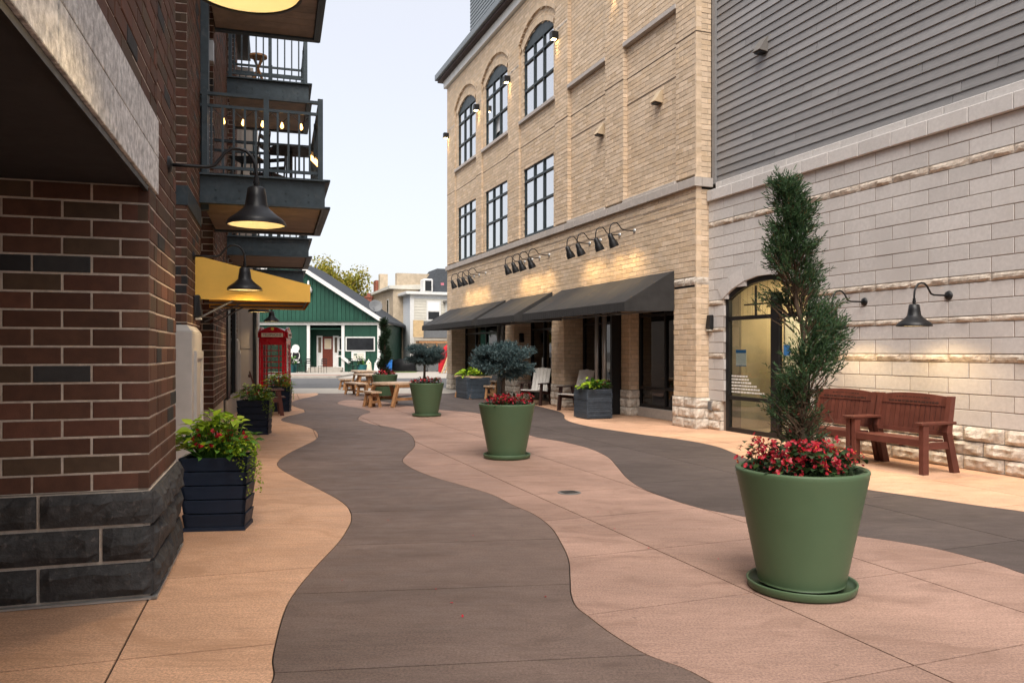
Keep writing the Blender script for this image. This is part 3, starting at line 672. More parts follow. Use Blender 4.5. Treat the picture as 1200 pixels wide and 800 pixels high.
# ================================================================== BEIGE BLOCK BUILDING (right, near)
BN = -.28
B = empty('block_building', (*OR, 0), AR, 'pale concrete block building with grey clapboard upper wall and arched glass door', 'building')
bm_ = Masonry(B, M['block_mortar'])
DA, DB, DSP, DRI = -2.75, -.49, 2.5, .32
def doorcut(z):
    i = bay_arch(DA-.0, DB, z, DSP, DRI) if z > .0 else None
    return [i] if i else []
rows = []; z = .55
lay_z = [(.55, .75), (.75, .95), (.95, 1.15), (1.15, 1.35), ('r', 1.35, 1.46), (1.46, 1.66), (1.66, 1.86), ('r', 1.86, 1.94), (1.94, 2.15), (2.15, 2.36), ('r', 2.36, 2.46)]+[(2.46+.2*i, 2.66+.2*i) for i in range(7)]+[('r', 3.86, 3.97), (3.97, 4.17), (4.17, 4.37)]
k = 0
for r in lay_z:
    if r[0] == 'r':
        c = doorcut((r[1]+r[2])/2)
        rock_row(B, (0, BN+.0), ud, nd, -8.4, 0, r[1], r[2], .6, M['rock'], off=.13+(.3 if k % 2 else 0), amp=.03, j=.008, d=.05, cuts=c, name='rock_stone')
    else:
        bm_.field((0, BN), ud, nd, -14, 0, r[0], r[1], .6, .2, M['block'], name='block', cuts=doorcut, j=.011, d=.06, off=.13+(.3 if k % 2 else 0), shift=(0,)); k += 1
bm_.finish(320)
for i, (z0, z1) in enumerate(((0, .18), (.18, .36), (.36, .55))):
    rock_row(B, (0, BN+.015), ud, nd, -8.4, -.0, z0, z1, .56, M['rock_white'], off=.1+(.28 if i % 2 else 0), amp=.04, d=.08, cuts=[(DA-.08, DB+.08)], name='base_stone')
x = -8.6
while x < -.02:
    l = min(.6, -.02-x)
    ob('cap_stone', piece_mesh(round(l-.008, 3), .205, .14, .008, mat_=M['block']), B, (x+l/2, BN+.06, 4.475))
    ob('coping_stone', piece_mesh(round(l-.008, 3), .125, .14, .008, mat_=M['block']), B, (x+l/2-.2, BN+.0, 4.645)); x += .6
MB().box(-14, -8.6, BN-.08, BN+.06, 4.372, 4.578).box(-14, -8.8, BN-.14, BN, 4.58, 4.708).build('cap_run', M['block'], B)
MB().box(-14, DA-.02, BN-.4, BN-.055, -.1, 4.6).box(DB+.02, -.0, BN-.4, BN-.055, -.1, 4.6).box(DA-.02, DB+.02, BN-.4, BN-.055, DSP+DRI+.02, 4.6).build('wall_core', M['block_mortar'], B)

# clapboards: each board a piece, butt joints staggered
def clap_mesh(l, key={}):
    k = round(l, 2)
    if k not in key: key[k] = MB().hexa([(-l/2, -.03, 0), (l/2, -.03, 0), (l/2, .0, 0), (-l/2, .0, 0)], [(-l/2, -.03, .155), (l/2, -.03, .155), (l/2, -.022, .155), (-l/2, -.022, .155)]).mesh('clapboard', M['siding'])
    return key[k]
z = 4.712; i = 0
while z < 12.4:
    x = -.12; first = R_.uniform(.8, 3.4)
    while x > -14:
        l = first if x == -.12 else 3.6
        l = min(l, x+14); 
        if l > .05: ob('clapboard', clap_mesh(l-.008), B, (x-l/2, BN-.10, z))
        x -= l if l > 0 else 99
    z += .146; i += 1
MB().box(-.12, -.02, BN-.2, BN-.06, 4.712, 12.4).build('corner_trim', M['siding'], B)
MB().box(-14, -.13, BN-12, BN-.15, 4.55, 12.4).box(-14, DA-.3, BN-12, BN-.45, -.1, 4.5).box(DB+.15, -.02, BN-12, BN-.42, -.1, 4.5).build('core', M['siding'], B)
MB().box(-14.2, 0, BN-12.2, BN+.1, 12.4, 12.7).build('parapet', M['siding'], B)
# voussoirs of the door arch
c_, w_ = (DA+DB)/2, (DB-DA)/2; r_ = (w_*w_+DRI*DRI)/(2*DRI); th = math.asin(w_/r_)
for k in range(7):
    t0, t1 = -th*1.06+2.12*th*k/7, -th*1.06+2.12*th*(k+.97)/7; zc = DSP+DRI-r_; mb = MB(); P = lambda t, rr, y: (c_+rr*math.sin(t), y, zc+rr*math.cos(t))
    mb.hexa([P(t0, r_+.005, BN-.1), P(t1, r_+.005, BN-.1), P(t1, r_+.005, BN+.014), P(t0, r_+.005, BN+.014)], [P(t0, r_+.26, BN-.1), P(t1, r_+.26, BN-.1), P(t1, r_+.26, BN+.014), P(t0, r_+.26, BN+.014)]); mb.build('arch_stone', M['block'], B)
# door frame
mb = MB(); fy0, fy1 = BN-.12, BN-.04
for xa, xb in ((DA, DA+.09), (-1.95, -1.75), (DB-.09, DB)): mb.box(xa, xb, fy0, fy1, 0, DSP)
df = mb.build('door_frame', M['black_metal'], B)
K = 22; mb = MB()
for k in range(K):
    t0, t1 = -th+2*th*k/K, -th+2*th*(k+1)/K; P = lambda t, rr, y: (c_+rr*math.sin(t), y, DSP+DRI-r_+rr*math.cos(t))
    mb.hexa([P(t0, r_-.09, fy0), P(t1, r_-.09, fy0), P(t1, r_-.09, fy1+.004), P(t0, r_-.09, fy1+.004)], [P(t0, r_, fy0), P(t1, r_, fy0), P(t1, r_, fy1+.004), P(t0, r_, fy1+.004)])
mb.build('frame_arch', M['black_metal'], df)
for zz, h in ((.04, .08), (.63, .07), (2.1, .07)):
    for xa, xb in ((DA+.09, -1.95), (-1.75, DB-.09)): MB().box(xa, xb, fy0+.01, fy1-.005, zz-h/2, zz+h/2).build('rail', M['black_metal'], df)
for xa, xb in ((DA+.09, -1.95), (-1.75, DB-.09)):
    for za, zb in ((.08, .595), (.665, 2.065)): MB().box(xa, xb, BN-.086, BN-.076, za, zb).build('pane', M['glass'], df)
mb = MB(); N_ = 16
for k in range(N_):
    xa, xb = DA+.05+(DB-DA-.1)*k/N_, DA+.05+(DB-DA-.1)*(k+1)/N_; tz = lambda x: DSP+DRI-r_+math.sqrt(max(0, (r_-.05)**2-(x-c_)**2))
    mb.hexa([(xa, BN-.086, 2.135), (xb, BN-.086, 2.135), (xb, BN-.076, 2.135), (xa, BN-.076, 2.135)], [(xa, BN-.086, tz(xa)), (xb, BN-.086, tz(xb)), (xb, BN-.076, tz(xb)), (xa, BN-.076, tz(xa))])
mb.build('fanlight_pane', M['glass'], df)
MB().box(-1.74, -1.0, BN-.095, BN-.06, 2.32, 2.345).box(-1.32, -1.3, BN-.095, BN-.06, 2.135, 2.66).build('muntin', M['black_metal'], df)
mb = MB()
for i, (w0, w1) in enumerate(((-.62, -1.05), (-.62, -1.1), (-.62, -1.18), (-.62, -1.3), (-.62, -1.42), (-.62, -1.55))):
    x = w0
    while x > w1:
        l = R_.uniform(.03, .09); mb.box(x, x-l, BN-.075, BN-.074, 1.02-i*.058, 1.05-i*.058); x -= l+.016
mb.build('lettering', M['white'], df)
nt_ = MB().box(-.72, -1.02, BN-.10, BN-.095, 1.22, 1.52).build('notice', M['white'], df); MB().box(-.72, -1.02, BN-.0945, BN-.0935, 1.46, 1.52).build('print', M['print_blue'], nt_); MB().box(-.72, -1.02, BN-.0945, BN-.0935, 1.22, 1.235).build('print', M['print_blue'], nt_)
MB().box(-2.04, -2.2, BN-.075, BN-.072, 1.42, 1.6).build('symbol', M['print_blue'], df)
# room behind the door
MB().box(-3.2, .0, BN-3.2, BN-3.1, 0, 3).box(-.40, -.355, BN-3.1, BN-.45, 0, 3).box(-3.2, -3.1, BN-3.1, BN-.45, 0, 3).box(-3.2, 0, BN-3.2, BN-.2, -.06, .004).box(-3.2, 0, BN-3.2, BN-.45, 2.95, 3.05).build('room', M['interior_tan'], B)
MB().box(-1.1, -1.06, BN-2.6, BN-.9, 0, 2.2).box(-2.0, -1.2, BN-3.08, BN-3.0, .1, 2.2).build('room_partition', M['chair_light'], B)
ch = empty('office_chair', (*PR(-1.45, BN-1.2), 0), AR+.6, 'cream upholstered chair seen through the arched glass door', 'chair')
MB().box(-.24, .24, -.24, .24, .42, .52).build('seat', M['cream'], ch, bevel=.04); MB().box(-.22, .22, -.27, -.17, .55, 1.0).build('backrest', M['cream'], ch, bevel=.05)
MB().tube([(0, 0, .08), (0, 0, .42)], .03, 8).build('post', M['black_metal'], ch)
for k in range(5):
    a = k*1.257; MB().bar((0, 0, .09), (.26*math.cos(a), .26*math.sin(a), .05), .04, .03).build('leg', M['black_metal'], ch)
rl = bpy.data.lights.new('room_lamp', 'AREA'); rl.energy = 9; rl.color = (1, .84, .64); rl.size = 1.0
ro = bpy.data.objects.new('ceiling_lamp', rl); COL.objects.link(ro); ro.location = (*PR(-1.5, BN-1.6), 2.9)
MB().box(-1.9, -1.1, BN-2., BN-1.2, 2.92, 2.945).build('room_light_panel', M['bulb'], B)

# ================================================================== LEFT BUILDING (brown brick)
Lb = empty('brown_brick_building', (*OL, 0), AL, 'dark brown brick building with steel balconies on the left side of the lane', 'building')
lm = Masonry(Lb, M['brown_mortar'])
LX, LY = (1, 0), (0, 1)
# local x = towards lane, y = along lane
lm.field((0, 0), (1, 0), (0, -1), -2.6, 0, .66, 2.50, .314, .1082, M['brown_brick'], j=.013, d=.06, off=-.314*20)
lm.field((0, 0), LY, LX, .0, .32, .66, 2.50, .314, .1082, M['brown_brick'], j=.013, d=.06, off=0.06, mort=True)
lm.field((0, 0), LY, LX, .32, 1.31, .66, 9.3, .314, .108, M['brown_brick'], j=.013, d=.06, off=.06)
lm.field((0, 0), LY, LX, -6.5, .32, 2.99, 9.3, .314, .108, M['brown_brick'], j=.013, d=.06, off=.06)
# facade set back beyond the near block: pilasters with plain brick between
NB, NP = -.42, -.24
def pil(s0, s1, np_, z0, z1, front=True):
    lm.field((np_, 0), LY, LX, s0, s1, z0, z1, .314, .106, M['brown_brick'], j=.013, d=.06, off=s0)
    if front: lm.field((0, s0), LX, (0, -1), np_-.36, np_, z0, z1, .314, .106, M['brown_brick'], j=.013, d=.06, off=np_-.17)
pil(4.41, 6.06, NP, 1.72, 9.4); pil(8.25, 11.6, NP, .55, 9.4); pil(15.2, 16.2, NP, 1.75, 9.4)
lm.field((NB, 0), LY, LX, 1.31, 17.2, 2.75, 9.4, .314, .106, M['brown_brick'], j=.013, d=.05, off=0, cuts=lambda z: [(6.5, 8.0), (11.9, 14.9)] if 3.6 < z < 6.0 or 6.9 < z < 9.2 else [])
lm.field((NB-.55, 0), LY, LX, 6.0, 8.3, .0, 2.75, .314, .106, M['brown_brick'], j=.013, d=.05, off=0)
lm.finish(300)
MB().box(-1.5, NB-.05, 6.4, 8.1, 3.5, 9.3).build('balcony_door_recess', M['mullion'], Lb)
for a, b in ((11.9, 14.9),):
    MB().box(NB-.1, NB-.06, a, b, 3.5, 9.3).build('balcony_door', M['mullion'], Lb)
# cores
MB().box(-9, -.05, .05, 1.28, -.1, 9.4).box(-9, -.05, -6.6, .05, 2.53, 9.4).build('core_near', M['brown_mortar'], Lb)
MB().box(-9, NB-.045, 1.28, 17.2, 2.75, 9.4).box(-9, NB-.62, 1.28, 17.2, -.1, 2.75).build('core_far', M['brown_mortar'], Lb)
MB().box(NB-.3, NP-.05, 4.46, 6.0, 0, 9.4).box(NB-.3, NP-.05, 8.3, 11.55, 0, 9.4).box(NB-.3, NP-.05, 15.25, 16.15, 0, 9.4).build('pilaster_core', M['brown_mortar'], Lb)
MB().box(-9.2, .05, -6.7, 17.3, 9.4, 9.7).build('parapet', M['dark_stone'], Lb)
# soffit over the corner recess and limestone fascia
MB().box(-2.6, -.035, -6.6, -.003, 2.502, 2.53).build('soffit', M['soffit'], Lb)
MB().box(-2.7, -2.6, -6.6, .0, -.1, 2.5).box(-2.6, -.2, -6.7, -6.6, -.1, 2.5).build('recess_wall', M['brown_mortar'], Lb)
MB().box(-.03, -.004, -6.6, .318, 2.47, 2.504).build('drip_edge', M['black_metal'], Lb)
for rr, (z0, z1) in enumerate(((2.506, 2.745), (2.745, 2.99))):
    y = .32; first = .62 if rr == 0 else .36
    while y > -6.5:
        l = first if y == .32 else .9
        ob('fascia_stone', piece_mesh(round(l-.006, 3), z1-z0-.006, .05, .003, mat_=M['lime_band']), Lb, (.012, y-l/2, (z0+z1)/2), (0, 0, -math.pi/2)); y -= l
# base of rock-faced charcoal stone
for i, (z0, z1) in enumerate(((.02, .235), (.235, .45), (.45, .66))):
    rock_row(Lb, (0, -.03), (1, 0), (0, -1), -2.6, .03, z0, z1, .62, M['dark_stone'], off=(-.03 if i != 1 else -.32)-6.2+.06, amp=.04, j=.022, d=.06, nvar=5)
    rock_row(Lb, (.03, 0), LY, LX, -.03, 1.33, z0, z1, .62, M['dark_stone'], off=-.03+(.31 if i == 1 else 0), amp=.04, j=.018, d=.06, nvar=5)
MB().box(-2.6, .006, -.01, .1, .0, .655).box(-.1, .006, .1, 1.3, 0, .655).build('base_mortar', M['brown_mortar'], Lb)
MB().hexa([(-2.6, -.05, .004), (.05, -.05, .004), (.03, -.02, .004), (-2.6, -.02, .004)], [(-2.6, -.05, .016), (.05, -.05, .016), (.03, -.02, .018), (-2.6, -.02, .018)]).hexa([(.02, -.05, .004), (.052, -.05, .004), (.052, 1.34, .004), (.02, 1.34, .004)], [(.02, -.05, .018), (.05, -.05, .016), (.05, 1.34, .016), (.02, 1.34, .018)]).build('flashing', M['alu'], Lb)
# dark stone band on the pilasters, precast plinths with a sunk panel
for s0, s1 in ((4.41, 6.06),):
    MB().box(NP-.3, NP+.012, s0-.012, s1, 3.16, 3.38).build('band_stone', M['steel_blue'], Lb)
def plinth(s0, s1, zt):
    x1 = NP+.06; mb = MB()
    mb.hexa([(x1-.42, s0-.05, 0), (x1, s0-.05, 0), (x1, s1, 0), (x1-.42, s1, 0)], [(x1-.42, s0-.05, zt-.08), (x1, s0-.05, zt-.08), (x1, s1, zt-.08), (x1-.42, s1, zt-.08)])
    mb.hexa([(x1-.42, s0-.05, zt-.08), (x1, s0-.05, zt-.08), (x1, s1, zt-.08), (x1-.42, s1, zt-.08)], [(x1-.42, s0, zt), (x1-.06, s0, zt), (x1-.06, s1-.05, zt), (x1-.42, s1-.05, zt)])
    p = mb.build('plinth', M['plinth'], Lb, bevel=.008)
    a, b = s0+.25, s1-.2
    MB().box(x1, x1+.03, a-.09, a, .3, zt-.3).box(x1, x1+.03, b, b+.09, .3, zt-.3).box(x1, x1+.03, a, b, zt-.39, zt-.3).build('panel_rim', M['plinth'], p)
plinth(4.41, 5.55, 1.80); plinth(15.2, 16.2, 1.82)
MB().box(NB-.45, NB-.3, 12.2, 15.1, .5, 2.75).build('shop_window', M['black_metal'], Lb)
MB().box(NP-.02, NP+.02, 11.65, 15.15, 0.0, .50).build('stall_riser', M['panel_wall'], Lb)
MB().box(NP-.06, NP+.03, 11.7, 12.5, .5, 2.8).box(NP-.06, NP+.03, 14.6, 15.1, .5, 2.8).build('shop_frame', M['black_metal'], Lb)
MB().box(NP-.1, NP+.02, 11.6, 15.2, 2.7, 3.1).build('shop_lintel', M['brown_brick'], Lb)
# pale panelled bay beyond the brick, with downpipes
Pb = empty('panel_bay', (*PL(17.2, 0), 0), AL, 'pale stucco panelled end bay with downpipes behind the phone box', 'building')
for i, (z0, z1) in enumerate(((0, 1.55), (1.56, 3.3), (3.31, 6.2), (6.21, 9.2))):
    for x0, x1 in ((-.5, -.22), (-.21, .12)): MB().box(x0, x1, 0, .5, z0, z1-.005).build('panel', M['panel_wall'], Pb)
MB().box(-8, .10, .06, 9, 0, 9.2).build('wall', M['panel_wall'], Pb)
for y, m in ((-.02, 'steel_blue'), (1.2, 'white')): MB().tube([(.16, y, 0), (.16, y, 9)], .05, 10).build('downpipe', M[m], Pb, smooth=True)
MB().box(.10, .16, 2.2, 3.5, 0, 2.6).build('door_surround', M['white'], Pb); MB().box(.12, .17, 2.32, 3.38, .02, 2.45).build('door', M['mullion'], Pb)

# balconies as parts of the brick building
def balcony(s0, s1, zs, rail=True, posts=True, x0=NP, wdt=1.62, dep=.40):
    x1 = x0+wdt; zb = zs-dep
    fr = MB().box(x0, x1, s0, s0+.04, zb, zs).box(x0, x1, s1-.04, s1, zb, zs).box(x1-.04, x1, s0+.04, s1-.04, zb, zs).box(x0, x1+.05, s0-.07, s0-.002, zs-.025, zs).box(x0, x1+.05, s0-.07, s0-.002, zb, zb+.025).box(x1+.002, x1+.07, s0-.07, s1+.05, zs-.025, zs).box(x1+.002, x1+.07, s0-.07, s1+.05, zb, zb+.025).box(x0, x1+.05, s1+.002, s1+.07, zb, zb+.025).build('balcony', M['steel_blue'], Lb)
    k = 10
    for i in range(k):
        a = s0+.05+(s1-s0-.1)*i/k; MB().box(x0+.02, x1-.05, a+.004, a+(s1-s0-.1)/k-.004, zb+.03, zb+.07).build('soffit_board', M['timber_soffit'], fr)
    MB().box(x0, x1-.05, s0+.05, s1-.05, zs-.06, zs-.01).build('deck', M['bin_grey'], fr)
    mb = MB()
    for i in range(4):
        for zz in (zb+.1, zb+.2, zb+.3): mb.lathe([(.014, 0), (.014, .012), (.001, .014)], 8, (0, 0, 0))
    mb = MB()
    for i in range(5):
        for zz in (zb+.1, zb+.2, zb+.3): mb.tube([(x0+.2+i*.3, s0, zz), (x0+.2+i*.3, s0-.012, zz)], .013, 8)
    mb.build('rivets', M['steel_blue'], fr)
    if not rail: return fr
    ht = 1.08
    pp = [(x0+.06, s0+.04), (x0+wdt*.52, s0+.04), (x1-.06, s0+.04), (x1-.06, (s0+s1)/2), (x1-.06, s1-.06), (x0+wdt*.52, s1-.06)]
    for (x, y) in pp: MB().box(x-.035, x+.035, y-.035, y+.035, zs, zs+ht+.05).build('rail_post', M['steel_blue'], fr)
    for a, b in (((x0, s0+.04), (x1-.06, s0+.04)), ((x1-.06, s0+.04), (x1-.06, s1-.06)), ((x0, s1-.06), (x1-.06, s1-.06))):
        for zz, w in ((zs+ht, .06), (zs+ht-.16, .035), (zs+.10, .035)): MB().bar((*a, zz), (*b, zz), w, .04).build('rail', M['steel_blue'], fr)
        d = math.hypot(b[0]-a[0], b[1]-a[1]); n = int(d/.135)
        for i in range(1, n):
            t = i/n; x, y = a[0]+(b[0]-a[0])*t, a[1]+(b[1]-a[1])*t
            ob('baluster', BAL, fr, (x, y, zs+.1))
    return fr
M['timber_soffit'] = mat('timber_soffit', (.24, .19, .15), .6, .25, 4, rnd=.12)
BAL = MB().box(-.014, .014, -.014, .014, 0, .82).mesh('baluster', M['steel_blue'])
ZS = 3.86
balcony(5.95, 8.5, ZS); balcony(5.95, 8.5, ZS+3.3, rail=False)
balcony(11.8, 14.2, ZS); balcony(11.8, 14.2, ZS+3.25); balcony(17.6, 20., ZS-.1, x0=.1, wdt=1.35)
MB().box(NP-.02, NP+.10, 6.08, 6.2, 3.4, 9.4).build('balcony_column', M['steel_blue'], Lb)
ub = MB().box(NP+.02, NP+.1, 6.9, 7.05, 5.7, 6.0).build('junction_box', M['alu'], Lb)

# things standing on the balconies
def bistro_table(loc, rz, label, h=.72, r=.33, m='black_metal'):
    t = empty('bistro_table', loc, rz, label, 'table'); MB().lathe([(.001, h-.02), (r, h-.02), (r, h), (.001, h)], 24).build('table_top', M[m], t)
    MB().tube([(0, 0, .02), (0, 0, h-.02)], .025, 8).build('post', M[m], t)
    for k in range(4):
        a = k*1.571+.4; MB().bar((0, 0, .03), (.24*math.cos(a), .24*math.sin(a), .012), .03, .02).build('foot', M[m], t)
    return t
def bistro_chair(loc, rz, label, group=None, m='black_metal'):
    t = empty('bistro_chair', loc, rz, label, 'chair', group)
    MB().box(-.20, .20, -.2, .2, .43, .45).build('seat', M[m], t)
    for sx in (-1, 1):
        MB().tube([(sx*.19, .19, 0), (sx*.18, .18, .44)], .014, 6).build('leg', M[m], t)
        MB().tube([(sx*.19, -.2, 0), (sx*.18, -.19, .44), (sx*.17, -.25, .88)], .014, 6).build('leg', M[m], t)
    mb = MB()
    for zz in (.6, .74, .87): mb.bar((-.17, -.235-(zz-.6)*.06, zz), (.17, -.235-(zz-.6)*.06, zz), .02, .06)
    mb.build('backrest', M[m], t); return t
bistro_table((*PL(7.3, .95), ZS), 0, 'round dark table on the lower near balcony')
bistro_chair((*PL(6.9, .35), ZS), AL+1.2, 'dark metal chair on the lower near balcony'); bistro_chair((*PL(7.9, .6), ZS), AL+2.6, 'dark metal chair behind the round balcony table')
st = empty('bar_stool', (*PL(12.5, .35), ZS+3.25), AL, 'wooden crossed-leg stool on the upper balcony', 'stool')
MB().lathe([(.001, .70), (.19, .70), (.19, .74), (.001, .74)], 20).build('seat', M['timber'], st)
for k in range(4):
    a = k*1.571+.78; MB().bar((.24*math.cos(a), .24*math.sin(a), 0), (-.12*math.cos(a), -.12*math.sin(a), .70), .035, .035).build('leg', M['timber'], st)
# bulb strings along the balcony rails
def string(p0, p1, n, label, sag=.12):
    t = empty('string_lights', p0, 0, label, 'string lights'); p0, p1 = Vector(p0), Vector(p1); mb = MB(); pts = []
    for i in range(n*2+1):
        u = i/(n*2); pts.append((p1-p0)*u-Vector((0, 0, sag*abs(math.sin(u*n*math.pi)))))
    mb.tube(pts, .006, 5).build('cable', M['black_metal'], t)
    for i in range(n):
        q = pts[2*i+1]; MB().lathe([(.001, -.09), (.022, -.07), (.026, -.05), (.012, -.015), (.012, 0), (.001, .005)], 8, tuple(q)).build('light_bulb', M['bulb_small'], t, smooth=True)
string((*PL(6.4, -.1), ZS+1.0), (*PL(6.2, 1.2), ZS+.95), 5, 'string of warm bulbs along the near rail of the lower balcony')
string((*PL(8.4, 1.28), ZS+1.0), (*PL(6.1, 1.30), ZS+.35), 7, 'string of warm bulbs down the outer corner of the lower balcony', .05)

# yellow awning
Y0, Y1 = 5.35, 7.45
ya = empty('yellow_awning', (*PL(Y0, NP), 0), AL, 'bright yellow fabric door awning on the brick wall', 'awning')
yw, zt, zf, zb = 1.40, 2.70, 2.36, 2.15
prof = [(0, zb), (yw, zb-.015), (yw, zf), (0, zt)]
for y in (0, Y1-Y0): MB().quad(*[(x, y, z) for x, z in prof]).quad(*[(x, y+.006, z) for x, z in reversed(prof)]).build('side_panel', M['awning_yellow'], ya)
MB().quad((0, 0, zt), (yw, 0, zf), (yw, Y1-Y0, zf), (0, Y1-Y0, zt)).build('canopy', M['awning_yellow'], ya)
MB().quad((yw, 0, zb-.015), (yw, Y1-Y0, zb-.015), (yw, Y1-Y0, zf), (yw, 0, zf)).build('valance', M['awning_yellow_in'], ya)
mb = MB()
for y in (.04, (Y1-Y0)/2, Y1-Y0-.04): mb.tube([(.02, y, zb+.02), (yw-.03, y, zb+.02)], .014, 6).tube([(.02, y, zt-.04), (yw-.03, y, zf-.03)], .014, 6).tube([(.02, y, zb-.25), (.5, y, zb+.02)], .012, 6)
mb.tube([(yw-.03, .02, zb+.02), (yw-.03, Y1-Y0-.02, zb+.02)], .014, 6).build('frame', M['bin_grey'], ya)

# ================================================================== LAMPS
def spot(name, par, loc, energy, size=110, blend=.9, rot=(0, 0, 0), rad_=.05, col=(1, .70, .36)):
    l = bpy.data.lights.new(name, 'SPOT'); l.energy = energy; l.color = col; l.spot_size = rad(size); l.spot_blend = blend; l.shadow_soft_size = rad_
    o = bpy.data.objects.new(name, l); COL.objects.link(o); o.parent = par; o.location = loc; o.rotation_euler = rot; return o
def barn_lamp(loc, rz, label, group, energy=9, d=.60, out=None):
    t = empty('gooseneck_lamp', loc, rz, label, 'wall lamp', group)     # local y = away from the wall, z = 0 at the wall plate
    MB().lathe([(.001, .03), (.03, .028), (.055, .016), (.062, 0)], 24).build('wall_plate', M['black_metal'], t, rot=(rad(-90), 0, 0), smooth=True)
    pts = [(0, 0, 0), (0, .12, 0), (0, .26, .0), (0, .31, .015), (0, .345, .06), (0, .38, .11), (0, .43, .145), (0, .48, .15), (0, .53, .135), (0, .57, .095), (0, .592, .04), (0, d, -.02), (0, d, -.13)]
    MB().tube(pts, .0125, 10).build('arm', M['black_metal'], t, smooth=True)
    MB().tube([(0, d, -.05), (0, d, -.13)], .018, 10).tube([(0, d, -.085), (0, d, -.10)], .024, 10).build('swivel', M['black_metal'], t)
    sh = MB().lathe([(.001, -.125), (.045, -.125), (.062, -.135), (.072, -.2), (.082, -.265), (.088, -.275), (.10, -.29), (.14, -.325), (.19, -.362), (.208, -.385), (.208, -.40)], 36, (0, d, 0)).build('shade', M['black_metal'], t, smooth=True)
    MB().lathe([(.203, -.40), (.185, -.368), (.135, -.33), (.085, -.295), (.001, -.285)], 36, (0, d, 0)).build('reflector', M['shade_in'], sh, smooth=True)
    MB().lathe([(.206, -.397), (.213, -.399), (.213, -.408), (.202, -.408)], 36, (0, d, 0)).build('rim', M['black_metal'], sh, smooth=True)
    MB().lathe([(.001, -.30), (.025, -.305), (.042, -.33), (.040, -.352), (.02, -.368), (.001, -.372)], 12, (0, d, 0)).build('light_bulb', M['bulb'], t, smooth=True)
    spot('lamp_light', t, (0, d, -.375), energy, 150, .6, rad_=.04)
    return t
RZL = AL-math.pi/2
barn_lamp((*PL(.87, .0), 2.83), RZL, 'black gooseneck lamp with lit shade nearest on the brown brick wall', 'gooseneck lamps on the brown brick building')
barn_lamp((*PL(5.07, NP), 2.66), RZL, 'black gooseneck lamp hanging in front of the yellow awning', 'gooseneck lamps on the brown brick building')
barn_lamp((*PL(10.8, NP+.05), 2.66), RZL, 'black gooseneck lamp seen just below the yellow awning, nearer of two', 'gooseneck lamps on the brown brick building')
barn_lamp((*PL(16.9, .0), 2.7), RZL, 'black gooseneck lamp seen just below the yellow awning, farther of two', 'gooseneck lamps on the brown brick building')
barn_lamp((*PL(-1.97, .03), 3.305), RZL, 'black gooseneck lamp cut off by the top of the picture', 'gooseneck lamps on the brown brick building')
barn_lamp((*PR(-5.28, BN), 2.22), AR, 'black gooseneck lamp above the right end of the benches', 'gooseneck lamps on the block wall', 14)
barn_lamp((*PR(-3.87, BN), 2.22), AR, 'black gooseneck lamp beside the spiral juniper', 'gooseneck lamps on the block wall', 14)
def sign_lamp(s, label):
    t = empty('sign_lamp', (*PR(s, 0), 4.14), AR, label, 'wall lamp', 'angled gooseneck lamps above the awnings'); d = .62
    MB().lathe([(.001, .03), (.03, .028), (.05, .016), (.055, 0)], 16).build('wall_plate', M['alu'], t, rot=(rad(-90), 0, 0), smooth=True)
    pts = [(0, 0, 0), (0, .20, 0), (0, .30, .01), (0, .35, .05), (0, .39, .11), (0, .45, .155), (0, .52, .15), (0, .58, .11), (0, .61, .04), (0, d, -.02), (0, d, -.12)]
    MB().tube(pts, .012, 8).build('arm', M['black_metal'], t, smooth=True)
    h = MB().lathe([(.001, 0), (.035, 0), (.055, -.02), (.065, -.12), (.075, -.15), (.095, -.20), (.105, -.28), (.107, -.30)], 20).build('shade', M['black_metal'], t, (0, d, -.10), (rad(-24), 0, 0), smooth=True)
    MB().lathe([(.103, -.298), (.09, -.20), (.06, -.14), (.001, -.13)], 20).build('reflector', M['shade_in'], h, smooth=True)
    MB().lathe([(.001, -.16), (.03, -.17), (.04, -.20), (.03, -.23), (.001, -.24)], 10).build('light_bulb', M['bulb'], h, smooth=True)
    spot('lamp_light', h, (0, 0, -.25), 5.5, 135, 1.0, rad_=.04)
    return t
ordn = ('nearest', 'second', 'third', 'fourth')
for gi, (g, ss) in enumerate((('above the near awning', (2.35, 3.02, 3.97, 4.54)), ('above the middle awning', (7.02, 7.70, 8.25, 8.84)), ('above the far awning', (12.4, 13.1, 13.65, 14.4)))):
    for k, s in enumerate(ss): sign_lamp(s, '%s black angled lamp %s on the tan wall' % (ordn[k], g))
def cube_light(s, z, label, n=0.0):
    t = empty('wall_downlight', (*PR(s, n), z), AR, label, 'wall light', 'square downlights on the tan pilasters')
    MB().box(-.09, .09, 0, .20, -.10, .10).build('housing', M['black_metal'], t, bevel=.012); MB().box(-.06, .06, .05, .16, -.108, -.1).build('lens', M['bulb'], t)
    spot('lamp_light', t, (0, .09, -.13), 6, 60, .8, rad_=.05)
cube_light(16.95, 9.98, 'square downlight at the far corner of the tan building'); cube_light(13.15, 9.98, 'square downlight between the two farthest arched windows'); cube_light(10.12, 9.98, 'square downlight left of the nearest arched window'); cube_light(6.49, 9.98, 'square downlight right of the nearest arched window'); cube_light(3.3, 9.98, 'square downlight high on the second pilaster, near the top edge')
def wall_pack(loc, rz, label, energy=0):
    t = empty('wall_pack_light', loc, rz, label, 'wall light')
    MB().hexa([(-.07, 0, -.15), (.07, 0, -.15), (.07, .10, -.12), (-.07, .10, -.12)], [(-.07, 0, .14), (.07, 0, .14), (.06, .07, .14), (-.06, .07, .14)]).build('housing', M['black_metal'], t, bevel=.012)
    MB().box(-.05, .05, .02, .09, -.165, -.14).build('lens', M['cream'], t); return t
wall_pack((*PR(-.10, BN), 2.05), AR, 'small black wedge light on the block wall beside the arched door')
